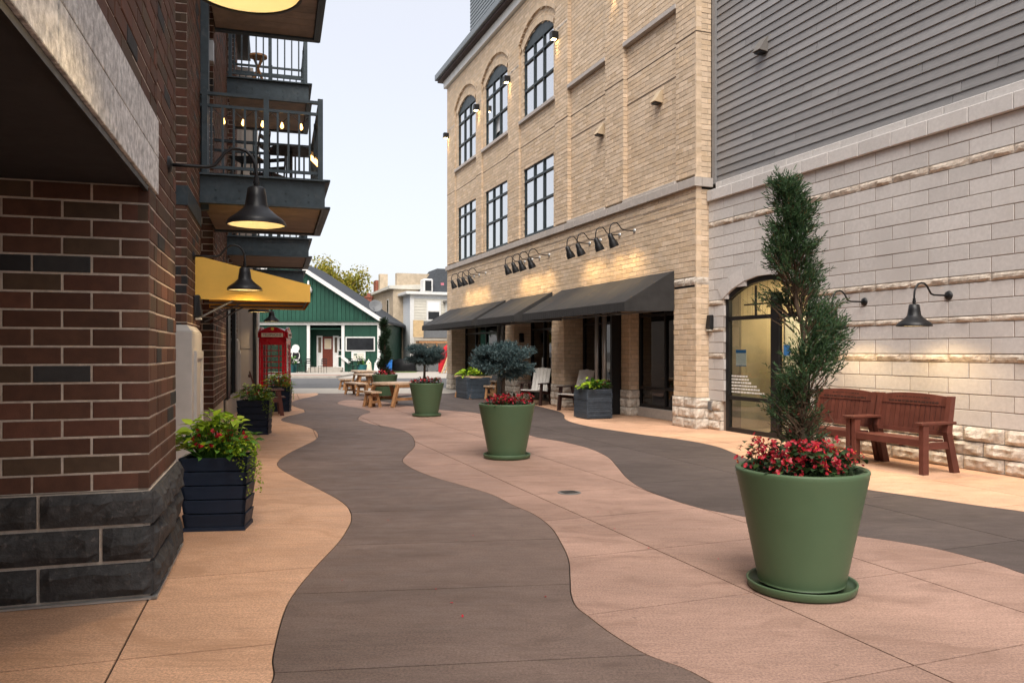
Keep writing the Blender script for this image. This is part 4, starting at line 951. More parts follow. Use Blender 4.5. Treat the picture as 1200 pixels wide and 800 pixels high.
wall_pack((*PL(5.2, NP), 2.05), RZL, 'small black wedge light on brown brick under the yellow awning')
wall_pack((*PR(9.69, -.22), 1.9), AR+math.pi/2, 'small black lantern in the shaded door recess')
ot = empty('outlet_box', (*PR(-.12, BN), .45), AR, 'grey metal outlet box on the stone base by the door', 'outlet box'); MB().box(-.05, .05, 0, .07, -.09, .09).build('box', M['grey_vent'], ot, bevel=.012); MB().box(-.035, .035, .072, .08, -.07, .07).build('cover', M['bin_grey'], ot)
def vent(s, z, n, m, label):
    t = empty('wall_vent', (*PR(s, n), z), AR, label, 'vent')
    MB().hexa([(-.10, 0, -.12), (.10, 0, -.12), (.10, .20, -.10), (-.10, .20, -.10)], [(-.10, 0, .15), (.10, 0, .15), (.10, .03, .15), (-.10, .03, .15)]).build('hood', M[m], t); MB().box(-.08, .08, .02, .17, -.135, -.115).build('louvre', M['black_metal'], t)
vent(1.46, 6.80, -.10, 'tan_vent', 'beige vent hood in the blind bay nearest the corner'); vent(4.05, 6.80, -.10, 'tan_vent', 'smaller-looking beige vent hood in the second blind bay'); vent(-1.5, 6.85, BN-.12, 'grey_vent', 'grey vent hood on the clapboard wall')

# ================================================================== BENCHES AND CHAIRS
def bench(s0, s1, label):
    w = (s1-s0)/2; t = empty('slatted_bench', (*PR((s0+s1)/2, .08), 0), AR, label, 'bench', 'red-brown benches against the block wall'); m = M['bench']
    # local x along, y forward
    yb, yf, sh = .05, .56, .41
    for sx in (-1, 1):
        x = sx*(w-.035)
        MB().box(x-.035, x+.035, yf-.045, yf+.045, 0, .60).build('leg', m, t, bevel=.006)
        MB().hexa([(x-.033, yb-.05, 0), (x+.033, yb-.05, 0), (x+.033, yb+.05, 0), (x-.033, yb+.05, 0)], [(x-.033, yb+.08, .5), (x+.033, yb+.08, .5), (x+.033, yb+.17, .5), (x-.033, yb+.17, .5)]).hexa([(x-.033, yb+.08, .5), (x+.033, yb+.08, .5), (x+.033, yb+.17, .5), (x-.033, yb+.17, .5)], [(x-.033, yb+.02, .94), (x+.033, yb+.02, .94), (x+.033, yb+.09, .94), (x-.033, yb+.09, .94)]).build('back_post', m, t)
        MB().box(x-.05, x+.05, .07, yf+.09, .60, .635).build('armrest', m, t, bevel=.01)
        MB().box(x-.02, x+.02, yb+.12, yf-.04, .30, .385).build('side_rail', m, t)
    for k, (y0, y1) in enumerate(((.20, .32), (.325, .445), (.45, .57))): MB().box(-w+.07, w-.07, y0, y1, sh-.025+.006*k, sh+.006*k).build('seat_plank', m, t, bevel=.006)
    MB().box(-w+.07, w-.07, .572, .60, sh-.075, sh+.012).build('front_rail', m, t, bevel=.006)
    for x in (-w*.33, w*.33): MB().box(x-.02, x+.02, .18, .56, sh-.09, sh-.03).build('seat_bearer', m, t)
    Yb = lambda z: yb+.15-(z-.48)*.17
    def rail(name, z0, z1, arch=0):
        mb = MB(); K = 12
        for k in range(K):
            xa, xb = -w+.07+(2*w-.14)*k/K, -w+.07+(2*w-.14)*(k+1)/K; top = lambda x: z1+arch*(1-(x/(w-.07))**2)
            mb.hexa([(xa, Yb(z0)-.03, z0), (xb, Yb(z0)-.03, z0), (xb, Yb(z0), z0), (xa, Yb(z0), z0)], [(xa, Yb(z1)-.03, top(xa)), (xb, Yb(z1)-.03, top(xb)), (xb, Yb(z1), top(xb)), (xa, Yb(z1), top(xa))])
        return mb.build(name, m, t)
    tr = rail('top_rail', .815, .93, .03); rail('bottom_rail', .455, .51)
    mb = MB()
    for zz, a, b in ((.90, -.25, .25), (.85, -.38, .38)):
        x = a
        while x < b:
            l = R_.uniform(.02, .06); mb.hexa([(x, Yb(zz)+.0005, zz-.014), (x+l, Yb(zz)+.0005, zz-.014), (x+l, Yb(zz)+.004, zz-.014), (x, Yb(zz)+.004, zz-.014)], [(x, Yb(zz)-.003, zz+.012), (x+l, Yb(zz)-.003, zz+.012), (x+l, Yb(zz)+.002, zz+.012), (x, Yb(zz)+.002, zz+.012)]); x += l+.014
    mb.build('engraving', M['chair_dark'], tr)
    n = 13
    for k in range(n):
        x = -w+.07+(2*w-.14)*(k+.5)/n; a = (2*w-.14)/n*.42
        MB().hexa([(x-a, Yb(.5)-.03, .51), (x+a, Yb(.5)-.03, .51), (x+a, Yb(.5)-.008, .51), (x-a, Yb(.5)-.008, .51)], [(x-a, Yb(.815)-.03, .815), (x+a, Yb(.815)-.03, .815), (x+a, Yb(.815)-.008, .815), (x-a, Yb(.815)-.008, .815)]).build('back_slat', m, t)
    return t
bench(-5.74, -4.60, 'red-brown slatted bench farther from the arched door'); bench(-4.57, -3.45, 'red-brown slatted bench partly hidden behind the spiral juniper')

def lounge_chair(loc, rz, label, group=None, md='chair_dark', ml='chair_light'):
    t = empty('lounge_chair', loc, rz, label, 'chair', group)     # faces +y
    for sx in (-1, 1):
        x = sx*.31
        MB().hexa([(x-.03, .27, 0), (x+.03, .27, 0), (x+.03, .36, 0), (x-.03, .36, 0)], [(x-.03, .20, .58), (x+.03, .20, .58), (x+.03, .28, .58), (x-.03, .28, .58)]).build('leg', M[md], t)
        MB().hexa([(x-.03, -.36, 0), (x+.03, -.36, 0), (x+.03, -.27, 0), (x-.03, -.27, 0)], [(x-.03, -.22, .58), (x+.03, -.22, .58), (x+.03, -.13, .58), (x-.03, -.13, .58)]).build('leg', M[md], t)
        MB().box(x-.055, x+.055, -.28, .36, .58, .61).build('armrest', M[md], t, bevel=.01)
        MB().hexa([(x-.02, -.3, .26), (x+.02, -.3, .26), (x+.02, .3, .33), (x-.02, .3, .33)], [(x-.02, -.3, .34), (x+.02, -.3, .34), (x+.02, .3, .41), (x-.02, .3, .41)]).build('side_rail', M[md], t)
    for k in range(5):
        y = -.22+k*.125; z = .35+(y+.22)*.12; MB().box(-.27, .27, y, y+.115, z, z+.022).build('seat_slat', M[ml], t, bevel=.005)
    for k in range(5):
        x = -.215+k*.1075; tp = 1.03-abs(k-2)*.012
        MB().hexa([(x-.048, -.20, .36), (x+.048, -.20, .36), (x+.048, -.178, .36), (x-.048, -.178, .36)], [(x-.05, -.40, tp), (x+.05, -.40, tp), (x+.05, -.378, tp), (x-.05, -.378, tp)]).build('back_slat', M[ml], t)
    for z in (.52, .92): 
        y = -.2-(z-.36)*.30; MB().box(-.27, .27, y-.045, y-.008, z-.03, z+.03).build('back_rail', M[md], t)
    return t
lounge_chair((*PR(7.40, .24), 0), AR+rad(38), 'pale slatted armchair with dark frame against the tan pier', 'pale armchairs under the awnings')
lounge_chair((*PR(5.05, .12), 0), AR+rad(20), 'pale slatted armchair behind the ribbed navy planter', 'pale armchairs under the awnings')
lounge_chair((*PL(13.95, .52), 0), RZL+rad(4), 'dark red-brown armchair between the two smaller planters', None, 'bench', 'bench')

# ================================================================== PLANTS
def rv(): 
    while True:
        v = Vector((R_.uniform(-1, 1), R_.uniform(-1, 1), R_.uniform(-1, 1)))
        if .05 < v.length < 1: return v.normalized()
def leaf_mesh(l, w, m, name='leaf', fold=.25, curl=.35, seg=4):
    mb = MB()
    for i in range(seg+1):
        t = i/seg; hw = w/2*math.sin(math.pi*min(.999, max(.02, t**.75)))*(1.0); y = l*t; z = -curl*l*t*t
        mb.v += [(-hw, y, z+fold*hw), (0, y, z), (hw, y, z+fold*hw)]
    for i in range(seg):
        a = i*3; mb.f += [(a, a+1, a+4, a+3), (a+1, a+2, a+5, a+4)]
    return mb.mesh(name, m, True)
def orient(d, roll=0.):
    """rotation taking local +y to d, +z as near up as possible"""
    d = Vector(d).normalized(); up = Vector((0, 0, 1))
    x = d.cross(up); x = x.normalized() if x.length > .01 else Vector((1, 0, 0)); zz = x.cross(d)
    return (Matrix((x, d, zz)).transposed() @ Matrix.Rotation(roll, 3, 'Y'))
def add_tri(mb, p, d, l, w):
    d = Vector(d).normalized(); s = d.orthogonal().normalized(); s.rotate(Matrix.Rotation(R_.uniform(0, 6.28), 3, d)); s *= w/2
    p = Vector(p); n = len(mb.v); mb.v += [tuple(p-s*.5), tuple(p+s*.5), tuple(p+d*l*.5+s), tuple(p+d*l), tuple(p+d*l*.5-s)]; mb.f.append((n, n+1, n+2, n+3, n+4))
def blossom(mb, p, d, r):
    d = Vector(d).normalized(); x = d.orthogonal().normalized(); y = d.cross(x); a0 = R_.uniform(0, 6.28); p = Vector(p)
    for k in range(4):
        a = a0+k*1.571; c = x*math.cos(a)+y*math.sin(a); s = d.cross(c); rr = r*(1.1 if k % 2 else .75)
        n = len(mb.v); mb.v += [tuple(p), tuple(p+c*rr*.55+s*rr*.5+d*r*.18), tuple(p+c*rr+d*r*.30), tuple(p+c*rr*.55-s*rr*.5+d*r*.18)]; mb.f.append((n, n+1, n+2, n+3))
def begonias(par, rim_r, z, n_leaf, n_fl, hgt, scale=1., seed=1):
    rr = random.Random(seed); lf = MB(); fl = MB(); ct = MB(); cl = [(rr.uniform(.35, .92)*rim_r, rr.uniform(0, 6.28), rr.uniform(.55, 1.)) for _ in range(16)]
    for i in range(n_leaf):
        r, a, h = cl[rr.randrange(16)]; x = r*math.cos(a)+rr.gauss(0, .07)*scale; y = r*math.sin(a)+rr.gauss(0, .07)*scale
        q = math.hypot(x, y)/rim_r
        if q > 1.08: continue
        zz = z+rr.random()**1.3*hgt*h*(1.0-.25*q); d = Vector((x, y, 0)).normalized()*.8+Vector((rr.uniform(-.7, .7), rr.uniform(-.7, .7), rr.uniform(-.2, .9))); add_leaf(lf, (x, y, zz), d, rr.uniform(.04, .07)*scale, rr.uniform(.035, .055)*scale)
    for i in range(n_fl):
        r, a, h = cl[rr.randrange(16)]; x = r*math.cos(a)+rr.gauss(0, .075)*scale; y = r*math.sin(a)+rr.gauss(0, .075)*scale; q = math.hypot(x, y)/rim_r
        if q > 1.12: continue
        zz = z+(.35+.75*rr.random())*hgt*h*(1.02-.25*q); d = Vector((x, y-.1, .12)).normalized()+Vector((rr.uniform(-.8, .8), rr.uniform(-.8, .8), rr.uniform(-.1, .7)))
        for k in range(rr.choice((1, 2, 3))):
            p = Vector((x, y, zz))+Vector((rr.gauss(0, .014), rr.gauss(0, .014), rr.gauss(0, .012)))*scale; blossom(fl, p, d+rv()*.5, rr.uniform(.013, .021)*scale); 
            if rr.random() < .5: add_tri(ct, p+d.normalized()*.004, d, .007*scale, .006*scale)
    tag(lf.build('begonia_leaves', M['leaf_dark'], par), kind='stuff'); tag(fl.build('begonia_blossoms', M['petal'], par), kind='stuff'); tag(ct.build('blossom_centres', M['petal_yellow'], par), kind='stuff')
def add_leaf(mb, p, d, l, w, droop=.3):
    d = Vector(d).normalized(); x = d.cross(Vector((0, 0, 1))); x = x.normalized() if x.length > .05 else Vector((1, 0, 0)); z = x.cross(d); p = Vector(p); n = len(mb.v)
    a = p+d*l*.35+z*l*.06; b = p+d*l*.72; e = p+d*l-z*l*droop
    mb.v += [tuple(q) for q in (p, a+x*w/2+z*w*.12, a, a-x*w/2+z*w*.12, b+x*w*.38, b, b-x*w*.38, e)]
    mb.f += [(n, n+1, n+2), (n, n+2, n+3), (n+1, n+4, n+5, n+2), (n+2, n+5, n+6, n+3), (n+4, n+7, n+5), (n+5, n+7, n+6)]
def pot(loc, rz, label, R=.40, seed=1, saucer=True, sc=1.):
    t = empty('green_pot', loc, rz, label, 'planter', 'round green pots down the lane'); Hp = .765; rb = .262
    prof = [(.001, .05), (rb, .05)]
    n = 40
    for i in range(n+1):
        z = .05+(Hp-.05-.035)*i/n; r = rb+(R-rb)*(z-.05)/(Hp-.05)+(.0008 if i % 2 else -.0008); prof.append((r, z))
    prof += [(R-.002, Hp-.012), (R-.006, Hp-.003), (R-.014, Hp), (R-.040, Hp-.002), (R-.048, Hp-.012), (R-.055, Hp-.06), (R-.06, Hp-.10)]
    MB().lathe(prof, 72).build('body', M['pot'], t, smooth=True)
    MB().lathe([(.001, .004), (.31, .004), (.325, .012), (.335, .055), (.333, .060), (.324, .060), (.318, .05), (.31, .02), (.001, .018)], 64).build('saucer', M['pot'], t, smooth=True)
    mb = MB().lathe([(R-.056, Hp-.075), (.2, Hp-.06), (.001, Hp-.055)], 24); mb.build('soil', M['soil'], t, smooth=True)
    return t
Hp = .765
P1 = pot((1.83, 4.94, 0), 0, 'largest-looking green pot in front with red begonias', .405)
begonias(P1, .34, Hp-.05, 620, 330, .27, .95, 3)
P2 = pot((*G(594, 536), 0), 1, 'green pot with red begonias and a blue spruce beside the drain'); begonias(P2, .34, Hp-.05, 330, 200, .24, 1.05, 4)
P3 = pot((*G(500, 487.3), 0), 2, 'green pot with a dark blue-green globe spruce by the round picnic table'); begonias(P3, .34, Hp-.05, 240, 130, .22, 1.2, 5)
P4 = pot((*G(451, 467.5), 0), 3, 'farthest green pot with a spiral evergreen among the picnic tables'); begonias(P4, .34, Hp-.05, 200, 120, .22, 1.3, 6)

# spiral juniper in the near pot
def spray(mb, p, d, l, n, w):
    p = Vector(p); d = Vector(d).normalized()
    for k in range(n):
        t = (k+.5)/n; q = p+d*l*t; dd = (d*.9+rv()*.75); add_tri(mb, q, dd, l*(.42-.2*t)*R_.uniform(.7, 1.3), w)
    add_tri(mb, p+d*l*.75, d, l*.4, w)
def spiral_tree(loc, label, z0, z1, prof, lean, m, n, sl, seed, turns, phase, sparse=0., ncl=70, grp='evergreens in the green pots', sw=.006):
    global R_
    R_ = random.Random(seed)
    t = empty('spiral_evergreen', loc, 0, label, 'shrub', grp); Hh = z1-z0
    cx = lambda z: Vector((lean((z-z0)/Hh), 0, 0))
    MB().tube([Vector((cx(z0+Hh*k/14).x+.012*math.sin(k*1.9), .012*math.cos(k*1.3), z0+Hh*.93*k/14)) for k in range(15)], [.024*(1-.85*k/14)+.003 for k in range(15)], 8).build('trunk', M['bark'], t, smooth=True)
    fo = MB(); tw = MB(); clumps = []
    for i in range(ncl):
        u = ((i+R_.random())/ncl)**.95; ph = phase+turns*6.283*u; a = ph+R_.gauss(0, .75) if R_.random() < .86 else R_.uniform(0, 6.28)
        fac = .5+.5*math.cos(a-ph); rm = prof(u)*(.24+.66*fac); clumps.append((u, a, max(0, rm*R_.uniform(.25, .95)-.02), min(.075, .022+.19*prof(u))))
    for i in range(n):
        ku, ka, kr, ks = clumps[R_.randrange(len(clumps))]
        u = max(.01, ku+R_.gauss(0, ks*.6)/Hh)
        if u > 1.02: continue
        z = z0+.02+Hh*u; c = cx(z)
        if sparse and u < sparse and R_.random() > .3+.7*(u/sparse)**1.3: continue
        xx, yy = kr*math.cos(ka)+R_.gauss(0, ks*.5), kr*math.sin(ka)+R_.gauss(0, ks*.5); r = math.hypot(xx, yy); a = math.atan2(yy, xx)
        base = Vector((c.x+r*.45*math.cos(a), r*.45*math.sin(a), z-.05-r*.25)); p = Vector((c.x+r*math.cos(a), r*math.sin(a), z+R_.uniform(-.03, .03)))
        d = Vector((math.cos(a)*.75, math.sin(a)*.75, .75))+rv()*.5; ln = sl*R_.uniform(.6, 1.35)*(1.15 if u > .9 else 1)
        spray(fo, p, d, ln, 9, sw)
        if R_.random() < .16: tw.tube([base, (base+p)/2+rv()*.01, p+d.normalized()*ln*.4], [.005, .004, .0018], 4, caps=False)
    for i in range(int(n*.05)):      # twigs down low with little green
        u = R_.random()*.28; a = R_.uniform(0, 6.283); c = cx(z0+Hh*u); b = Vector((c.x, 0, z0+Hh*u)); r = .06+.13*R_.random()
        q = b+Vector((math.cos(a)*r, math.sin(a)*r, R_.uniform(.0, .14))); tw.tube([b, (b+q)/2+rv()*.025, q], [.006, .004, .002], 4, caps=False)
        for k in range(2): 
            e = (b+q)/2*(1-k)+q*k; tw.tube([e, e+rv()*.05+Vector((0, 0, .03))], [.003, .001], 4, caps=False)
    tag(fo.build('foliage', m, t), kind='stuff'); tag(tw.build('twigs', M['twig'], t), kind='stuff'); return t
def jprof(u):
    pts = [(0, .09), (.1, .19), (.2, .25), (.3, .24), (.42, .27), (.52, .30), (.60, .27), (.68, .25), (.76, .22), (.85, .15), (.93, .07), (1, .01)]
    for (a, b), (c, d) in zip(pts, pts[1:]):
        if u <= c: return b+(d-b)*(u-a)/(c-a)
    return .03
spiral_tree((1.83, 4.94, 0), 'tall sparse spiral juniper growing in the near green pot', Hp-.06, 2.53, jprof, lambda u: .05*math.sin(u*3.1)-.11*u**1.3, M['juniper'], 3400, .088, 11, 2.1, -.18, sparse=.40, ncl=62)
spiral_tree((*G(451, 467.5), 0), 'dark tight spiral evergreen in the farthest green pot', Hp-.05, 2.42, lambda u: (.24*(1-.6*u)+.03), lambda u: 0., M['topiary'], 2000, .09, 12, 2.6, .5, ncl=80, sw=.018)
R_ = random.Random(21)
def globe(loc, label, zc, rx, rz, nlobe, nt, m, seed):
    global R_
    R_ = random.Random(seed); t = empty('globe_spruce', loc, 0, label, 'shrub', 'evergreens in the green pots')
    MB().tube([(0, 0, Hp-.08), (.01, .01, (Hp+zc)/2), (0, 0, zc-.02)], [.032, .027, .022], 8).build('trunk', M['bark'], t, smooth=True)
    lobes = []; br = MB()
    for i in range(nlobe):
        a = R_.uniform(0, 6.283); r = R_.random()**.5*rx*.82; h = R_.uniform(-.6, .9)*rz*(1-.5*(r/rx)**2); c = Vector((r*math.cos(a), r*math.sin(a), zc+h)); lobes.append((c, R_.uniform(.075, .13)*rx/.36))
        br.tube([(0, 0, zc-.05-R_.random()*.06), (c.x*.5, c.y*.5, zc+h*.35-.03), tuple(c)], [.012, .008, .004], 5, caps=False)
    br.build('branches', M['bark'], t)
    fo = MB()
    for i in range(nt):
        c, lr = lobes[R_.randrange(nlobe)]; d = rv(); d.z *= .6
        p = c+Vector((d.x*lr*1.25, d.y*lr*1.25, d.z*lr*.7))*R_.random()**.4; dd = (Vector((p.x, p.y, (p.z-zc)*1.2)).normalized()*.8+Vector((0, 0, .35))+rv()*.45).normalized()
        ln = R_.uniform(.045, .085)
        for k in range(7):
            add_tri(fo, p+dd*ln*k/7, dd*.8+rv()*.8, R_.uniform(.022, .036), .0105)
    tag(fo.build('foliage', m, t), kind='stuff'); return t
globe((*G(594-5, 536), 0), 'blue-green globe spruce in the pot beside the drain', 1.32, .40, .27, 64, 5200, M['spruce'], 31)
globe((*G(500-3, 487.3), 0), 'darker blue-green globe spruce by the round picnic table', 1.38, .42, .26, 60, 4200, M['spruce'], 32)
R_ = random.Random(22)

# ================================================================== SQUARE PLANTERS
def board_planter(loc, rz, label, w=.53, d=.53, h=.62, rows=5, taper=.045, group='navy board planters along the brown brick wall'):
    t = empty('board_planter', loc, rz, label, 'planter', group); m = M['navy']
    for i in range(rows):
        z0 = .03+(h-.03)*i/rows; z1 = .03+(h-.03)*(i+1)/rows-.008; f = lambda z, e=0: w/2-taper*(1-z/h)+e
        for k in range(4):
            c, s = round(math.cos(k*math.pi/2)), round(math.sin(k*math.pi/2)); mb = MB(); a, b = f(z0, -.006), f(z1, .004); dd = (w-d)/2; T_ = lambda x, y, z: (c*x-s*y, s*x+c*y, z)
            qa, qb = (a, a-dd) if k % 2 == 0 else (a-dd, a), (b, b-dd) if k % 2 == 0 else (b-dd, b)
            mb.hexa([T_(-qa[0], -qa[1], z0), T_(qa[0], -qa[1], z0), T_(qa[0], -qa[1]+.03, z0), T_(-qa[0], -qa[1]+.03, z0)], [T_(-qb[0], -qb[1], z1), T_(qb[0], -qb[1], z1), T_(qb[0], -qb[1]+.03, z1), T_(-qb[0], -qb[1]+.03, z1)]); mb.build('board', m, t, bevel=.003)
    MB().box(-w/2+.06, w/2-.06, -d/2+.06, d/2-.06, .0, h-.10).build('liner', M['tarp_black'], t); MB().box(-w/2+.05, w/2-.05, -d/2+.05, d/2-.05, h-.1, h-.045).build('soil', M['soil'], t)
    MB().box(-w/2+taper-.004, w/2-taper+.004, -d/2+taper-.004, d/2-taper+.004, 0, .032).build('foot', m, t)
    return t
LEAFL = [leaf_mesh(.17, .11, M['lime'], curl=.4), leaf_mesh(.13, .085, M['lime'], curl=.5)]
LEAFG = [leaf_mesh(.16, .085, M['leaf'], curl=.35), leaf_mesh(.12, .065, M['leaf'], curl=.45)]
def leafy(t, r, z, h, nl, ng, nf, seed, sc=1., trail=True, fr=(.0, .0)):
    global R_
    R_ = random.Random(seed); st_ = MB()
    for i in range(nl+ng):
        lime = i < nl; a = R_.uniform(0, 6.283); q = R_.random()**.6
        x, y = r*q*math.cos(a), r*q*math.sin(a)
        if lime: x -= .25*r; y += .35*r
        else: x += .18*r; y -= .30*r
        zz = z+h*(.25+.75*R_.random())*(1-.55*(math.hypot(x, y)/(r*1.25))**2)*(1.15 if lime else .85)
        d = Vector((x, y, 0))*1.2/r+Vector((R_.uniform(-.8, .8), R_.uniform(-.8, .8), R_.uniform(.0, .7)))
        me = (LEAFL if lime else LEAFG)[R_.randrange(2)]; s = sc*R_.uniform(.7, 1.15)
        ob('leaf', me, t, (x, y, zz), orient(d, R_.uniform(-.5, .5)).to_euler(), (s, s, s))
        if R_.random() < .5: st_.tube([(x*.5, y*.5, z-.05), (x*.8, y*.8, (z+zz)/2), (x, y, zz)], [.005, .004, .003], 4, caps=False)
    st_.build('stems', M['leaf'], t)
    fl = MB()
    for i in range(nf):
        a = R_.uniform(-2.9, .2); q = R_.uniform(.3, 1.)*r; x, y = q*math.cos(a), q*math.sin(a); zz = z+h*(.45+.4*R_.random())*(1-.3*(q/r)**2)
        for k in range(4): blossom(fl, Vector((x, y, zz))+rv()*.014*sc, Vector((x, y-.15, .15))+rv()*.4, R_.uniform(.018, .028)*sc)
    tag(fl.build('red_blossoms', M['petal'], t), kind='stuff')
    if trail:
        tr = MB()
        for i in range(16):
            a = R_.uniform(-1.1, .5); x, y = r*1.02*math.cos(a), r*1.02*math.sin(a); L_ = R_.uniform(.06, .30) if i > 2 else .38
            for k in range(int(L_/.014)):
                f = k*.014; add_leaf(tr, (x+.06*math.sin(min(1.5, f*9))+R_.gauss(0, .012), y+R_.gauss(0, .012)-.02*f, z+.06-f+R_.gauss(0, .01)), rv()+Vector((.3, -.3, .2)), R_.uniform(.018, .034), .017)
            for k in range(14): add_leaf(tr, (x*.9+R_.gauss(0, .05), y*.9+R_.gauss(0, .05), z+.04+R_.random()*.10), rv()+Vector((.3, -.3, .5)), R_.uniform(.022, .045), .02)
        tag(tr.build('trailing_foliage', M['lime'], t), kind='stuff')
PP1 = board_planter((-2.50, 6.66, 0), rad(7), 'navy board planter nearest, with lime leaves and red flowers', w=.55, d=.38, taper=.03); leafy(PP1, .27, .60, .33, 290, 110, 24, 41, sc=.66)
c2 = PL(9.72, .36); PP2 = board_planter((*c2, 0), rad(8), 'navy board planter in the middle of the three on the left', w=.56, d=.42, taper=.02); leafy(PP2, .26, .60, .30, 50, 130, 14, 42, sc=.75)
c3 = PL(15.1, .80); PP3 = board_planter((*c3, 0), rad(8), 'navy board planter behind the dark armchair', w=.56, d=.42, taper=.02); leafy(PP3, .28, .60, .32, 120, 50, 12, 43, sc=.75)
def rib_planter(loc, rz, w, d, h, m, label, rows=14, m2=None):
    t = empty('ribbed_planter', loc, rz, label, 'planter')
    for i in range(rows):
        z0, z1 = .02+(h-.02)*i/rows, .02+(h-.02)*(i+1)/rows-.006; e = R_.uniform(-.004, .008)
        for y0, y1, x0, x1 in ((-d/2-e, -d/2+.03, -w/2-e, w/2+e), (d/2-.03, d/2+e, -w/2-e, w/2+e), (-d/2+.031, d/2-.031, -w/2-e, -w/2+.03), (-d/2+.031, d/2-.031, w/2-.03, w/2+e)): MB().box(x0, x1, y0, y1, z0, z1).build('rib', M[m], t)
    MB().box(-w/2+.035, w/2-.035, -d/2+.035, d/2-.035, 0, h-.08).build('liner', M['tarp_black'], t); MB().box(-w/2+.03, w/2-.03, -d/2+.03, d/2-.03, h-.08, h-.04).build('soil', M['soil'], t)
    return t
q = RSf(*G(690, 490)); rp = rib_planter((*PR(2.95, .72), 0), AR, .66, .62, .66, 'slate_planter', 'ribbed navy planter box with red flowers under the near awning'); leafy(rp, .30, .64, .22, 30, 90, 14, 44, trail=True)
gpn = rib_planter((*PR(10.95, .95), 0), AR, 1.15, .75, .68, 'slate_planter', 'weathered grey-blue planter box beside the far awning posts', 9); leafy(gpn, .33, .66, .25, 50, 60, 0, 45, sc=1.3, trail=False)
R_ = random.Random(23)

# ================================================================== PICNIC TABLES AND STOOLS
def trestle(loc, rz, L_, W_, h, label, name='picnic_table', cat='table', group='timber picnic furniture', top='timber_top', round_=False):
    t = empty(name, loc, rz, label, cat, group)
    if round_: 
        for k in range(6):
            x0, x1 = -W_/2+W_*k/6, -W_/2+W_*(k+1)/6-.006; r = W_/2; f = lambda x: math.sqrt(max(.004, r*r-x*x))*L_/W_
            xm = (x0+x1)/2; MB().hexa([(x0, -f(x0), h-.05), (x1, -f(x1), h-.05), (x1, f(x1), h-.05), (x0, f(x0), h-.05)], [(x0, -f(x0), h), (x1, -f(x1), h), (x1, f(x1), h), (x0, f(x0), h)]).build('plank', M[top], t)
    else:
        n = max(1, int(W_/.13))
        for k in range(n): MB().box(-L_/2, L_/2, -W_/2+W_*k/n, -W_/2+W_*(k+1)/n-.006, h-.05, h).build('plank', M[top], t, bevel=.004)
    lx = L_/2-.14; lw = .085 if h > .5 else .07; sp = W_/2*.95
    for sx in (-1, 1):
        for sy in (-1, 1): MB().bar((sx*(lx+.05), sy*sp, 0), (sx*lx, sy*sp*.55, h-.05), lw, lw).build('leg', M['timber'], t)
        MB().box(sx*lx-.03, sx*lx+.03, -sp*.7, sp*.7, h-.13, h-.052).build('cross_rail', M['timber'], t)
        MB().box(sx*(lx+.035)-.03, sx*(lx+.035)+.03, -sp*.8, sp*.8, h*.26, h*.26+.07).build('brace', M['timber'], t)
    MB().box(-lx, lx, -.03, .03, h*.27, h*.27+.06).build('stretcher', M['timber'], t)
    return t
def at(u, v): return (*G(u, v), 0)
trestle(at(462, 475), AR+.45, 1.3, 1.05, .64, 'round-ended timber table just left of the globe spruce pot', round_=True)
trestle(at(436, 476.5), AR+.2, .62, .30, .42, 'short timber stool nearest the camera at the left tables', 'timber_stool', 'stool')
trestle(at(434, 459), AR+.1, 1.7, .85, .66, 'timber picnic table behind the farthest green pot')
trestle(at(417, 462.5), AR+.15, 1.5, .34, .42, 'longer timber bench beside the middle picnic table', 'timber_bench', 'bench')
trestle(at(426, 453), AR, 1.7, .8, .68, 'timber picnic table nearest the cross street')
trestle(at(405, 456.5), AR+.3, .6, .34, .42, 'small timber stool nearest the cross street', 'timber_stool', 'stool')
trestle(at(554, 466), AR+.1, 1.3, .75, .70, 'timber table beside the weathered grey planter box')
trestle(at(567, 466.5), AR+.1, 1.1, .3, .42, 'timber bench in front of the globe spruce on the right', 'timber_bench', 'bench')
trestle(at(582, 463), AR+.1, .6, .34, .50, 'small timber stool against the tan pier', 'timber_stool', 'stool')

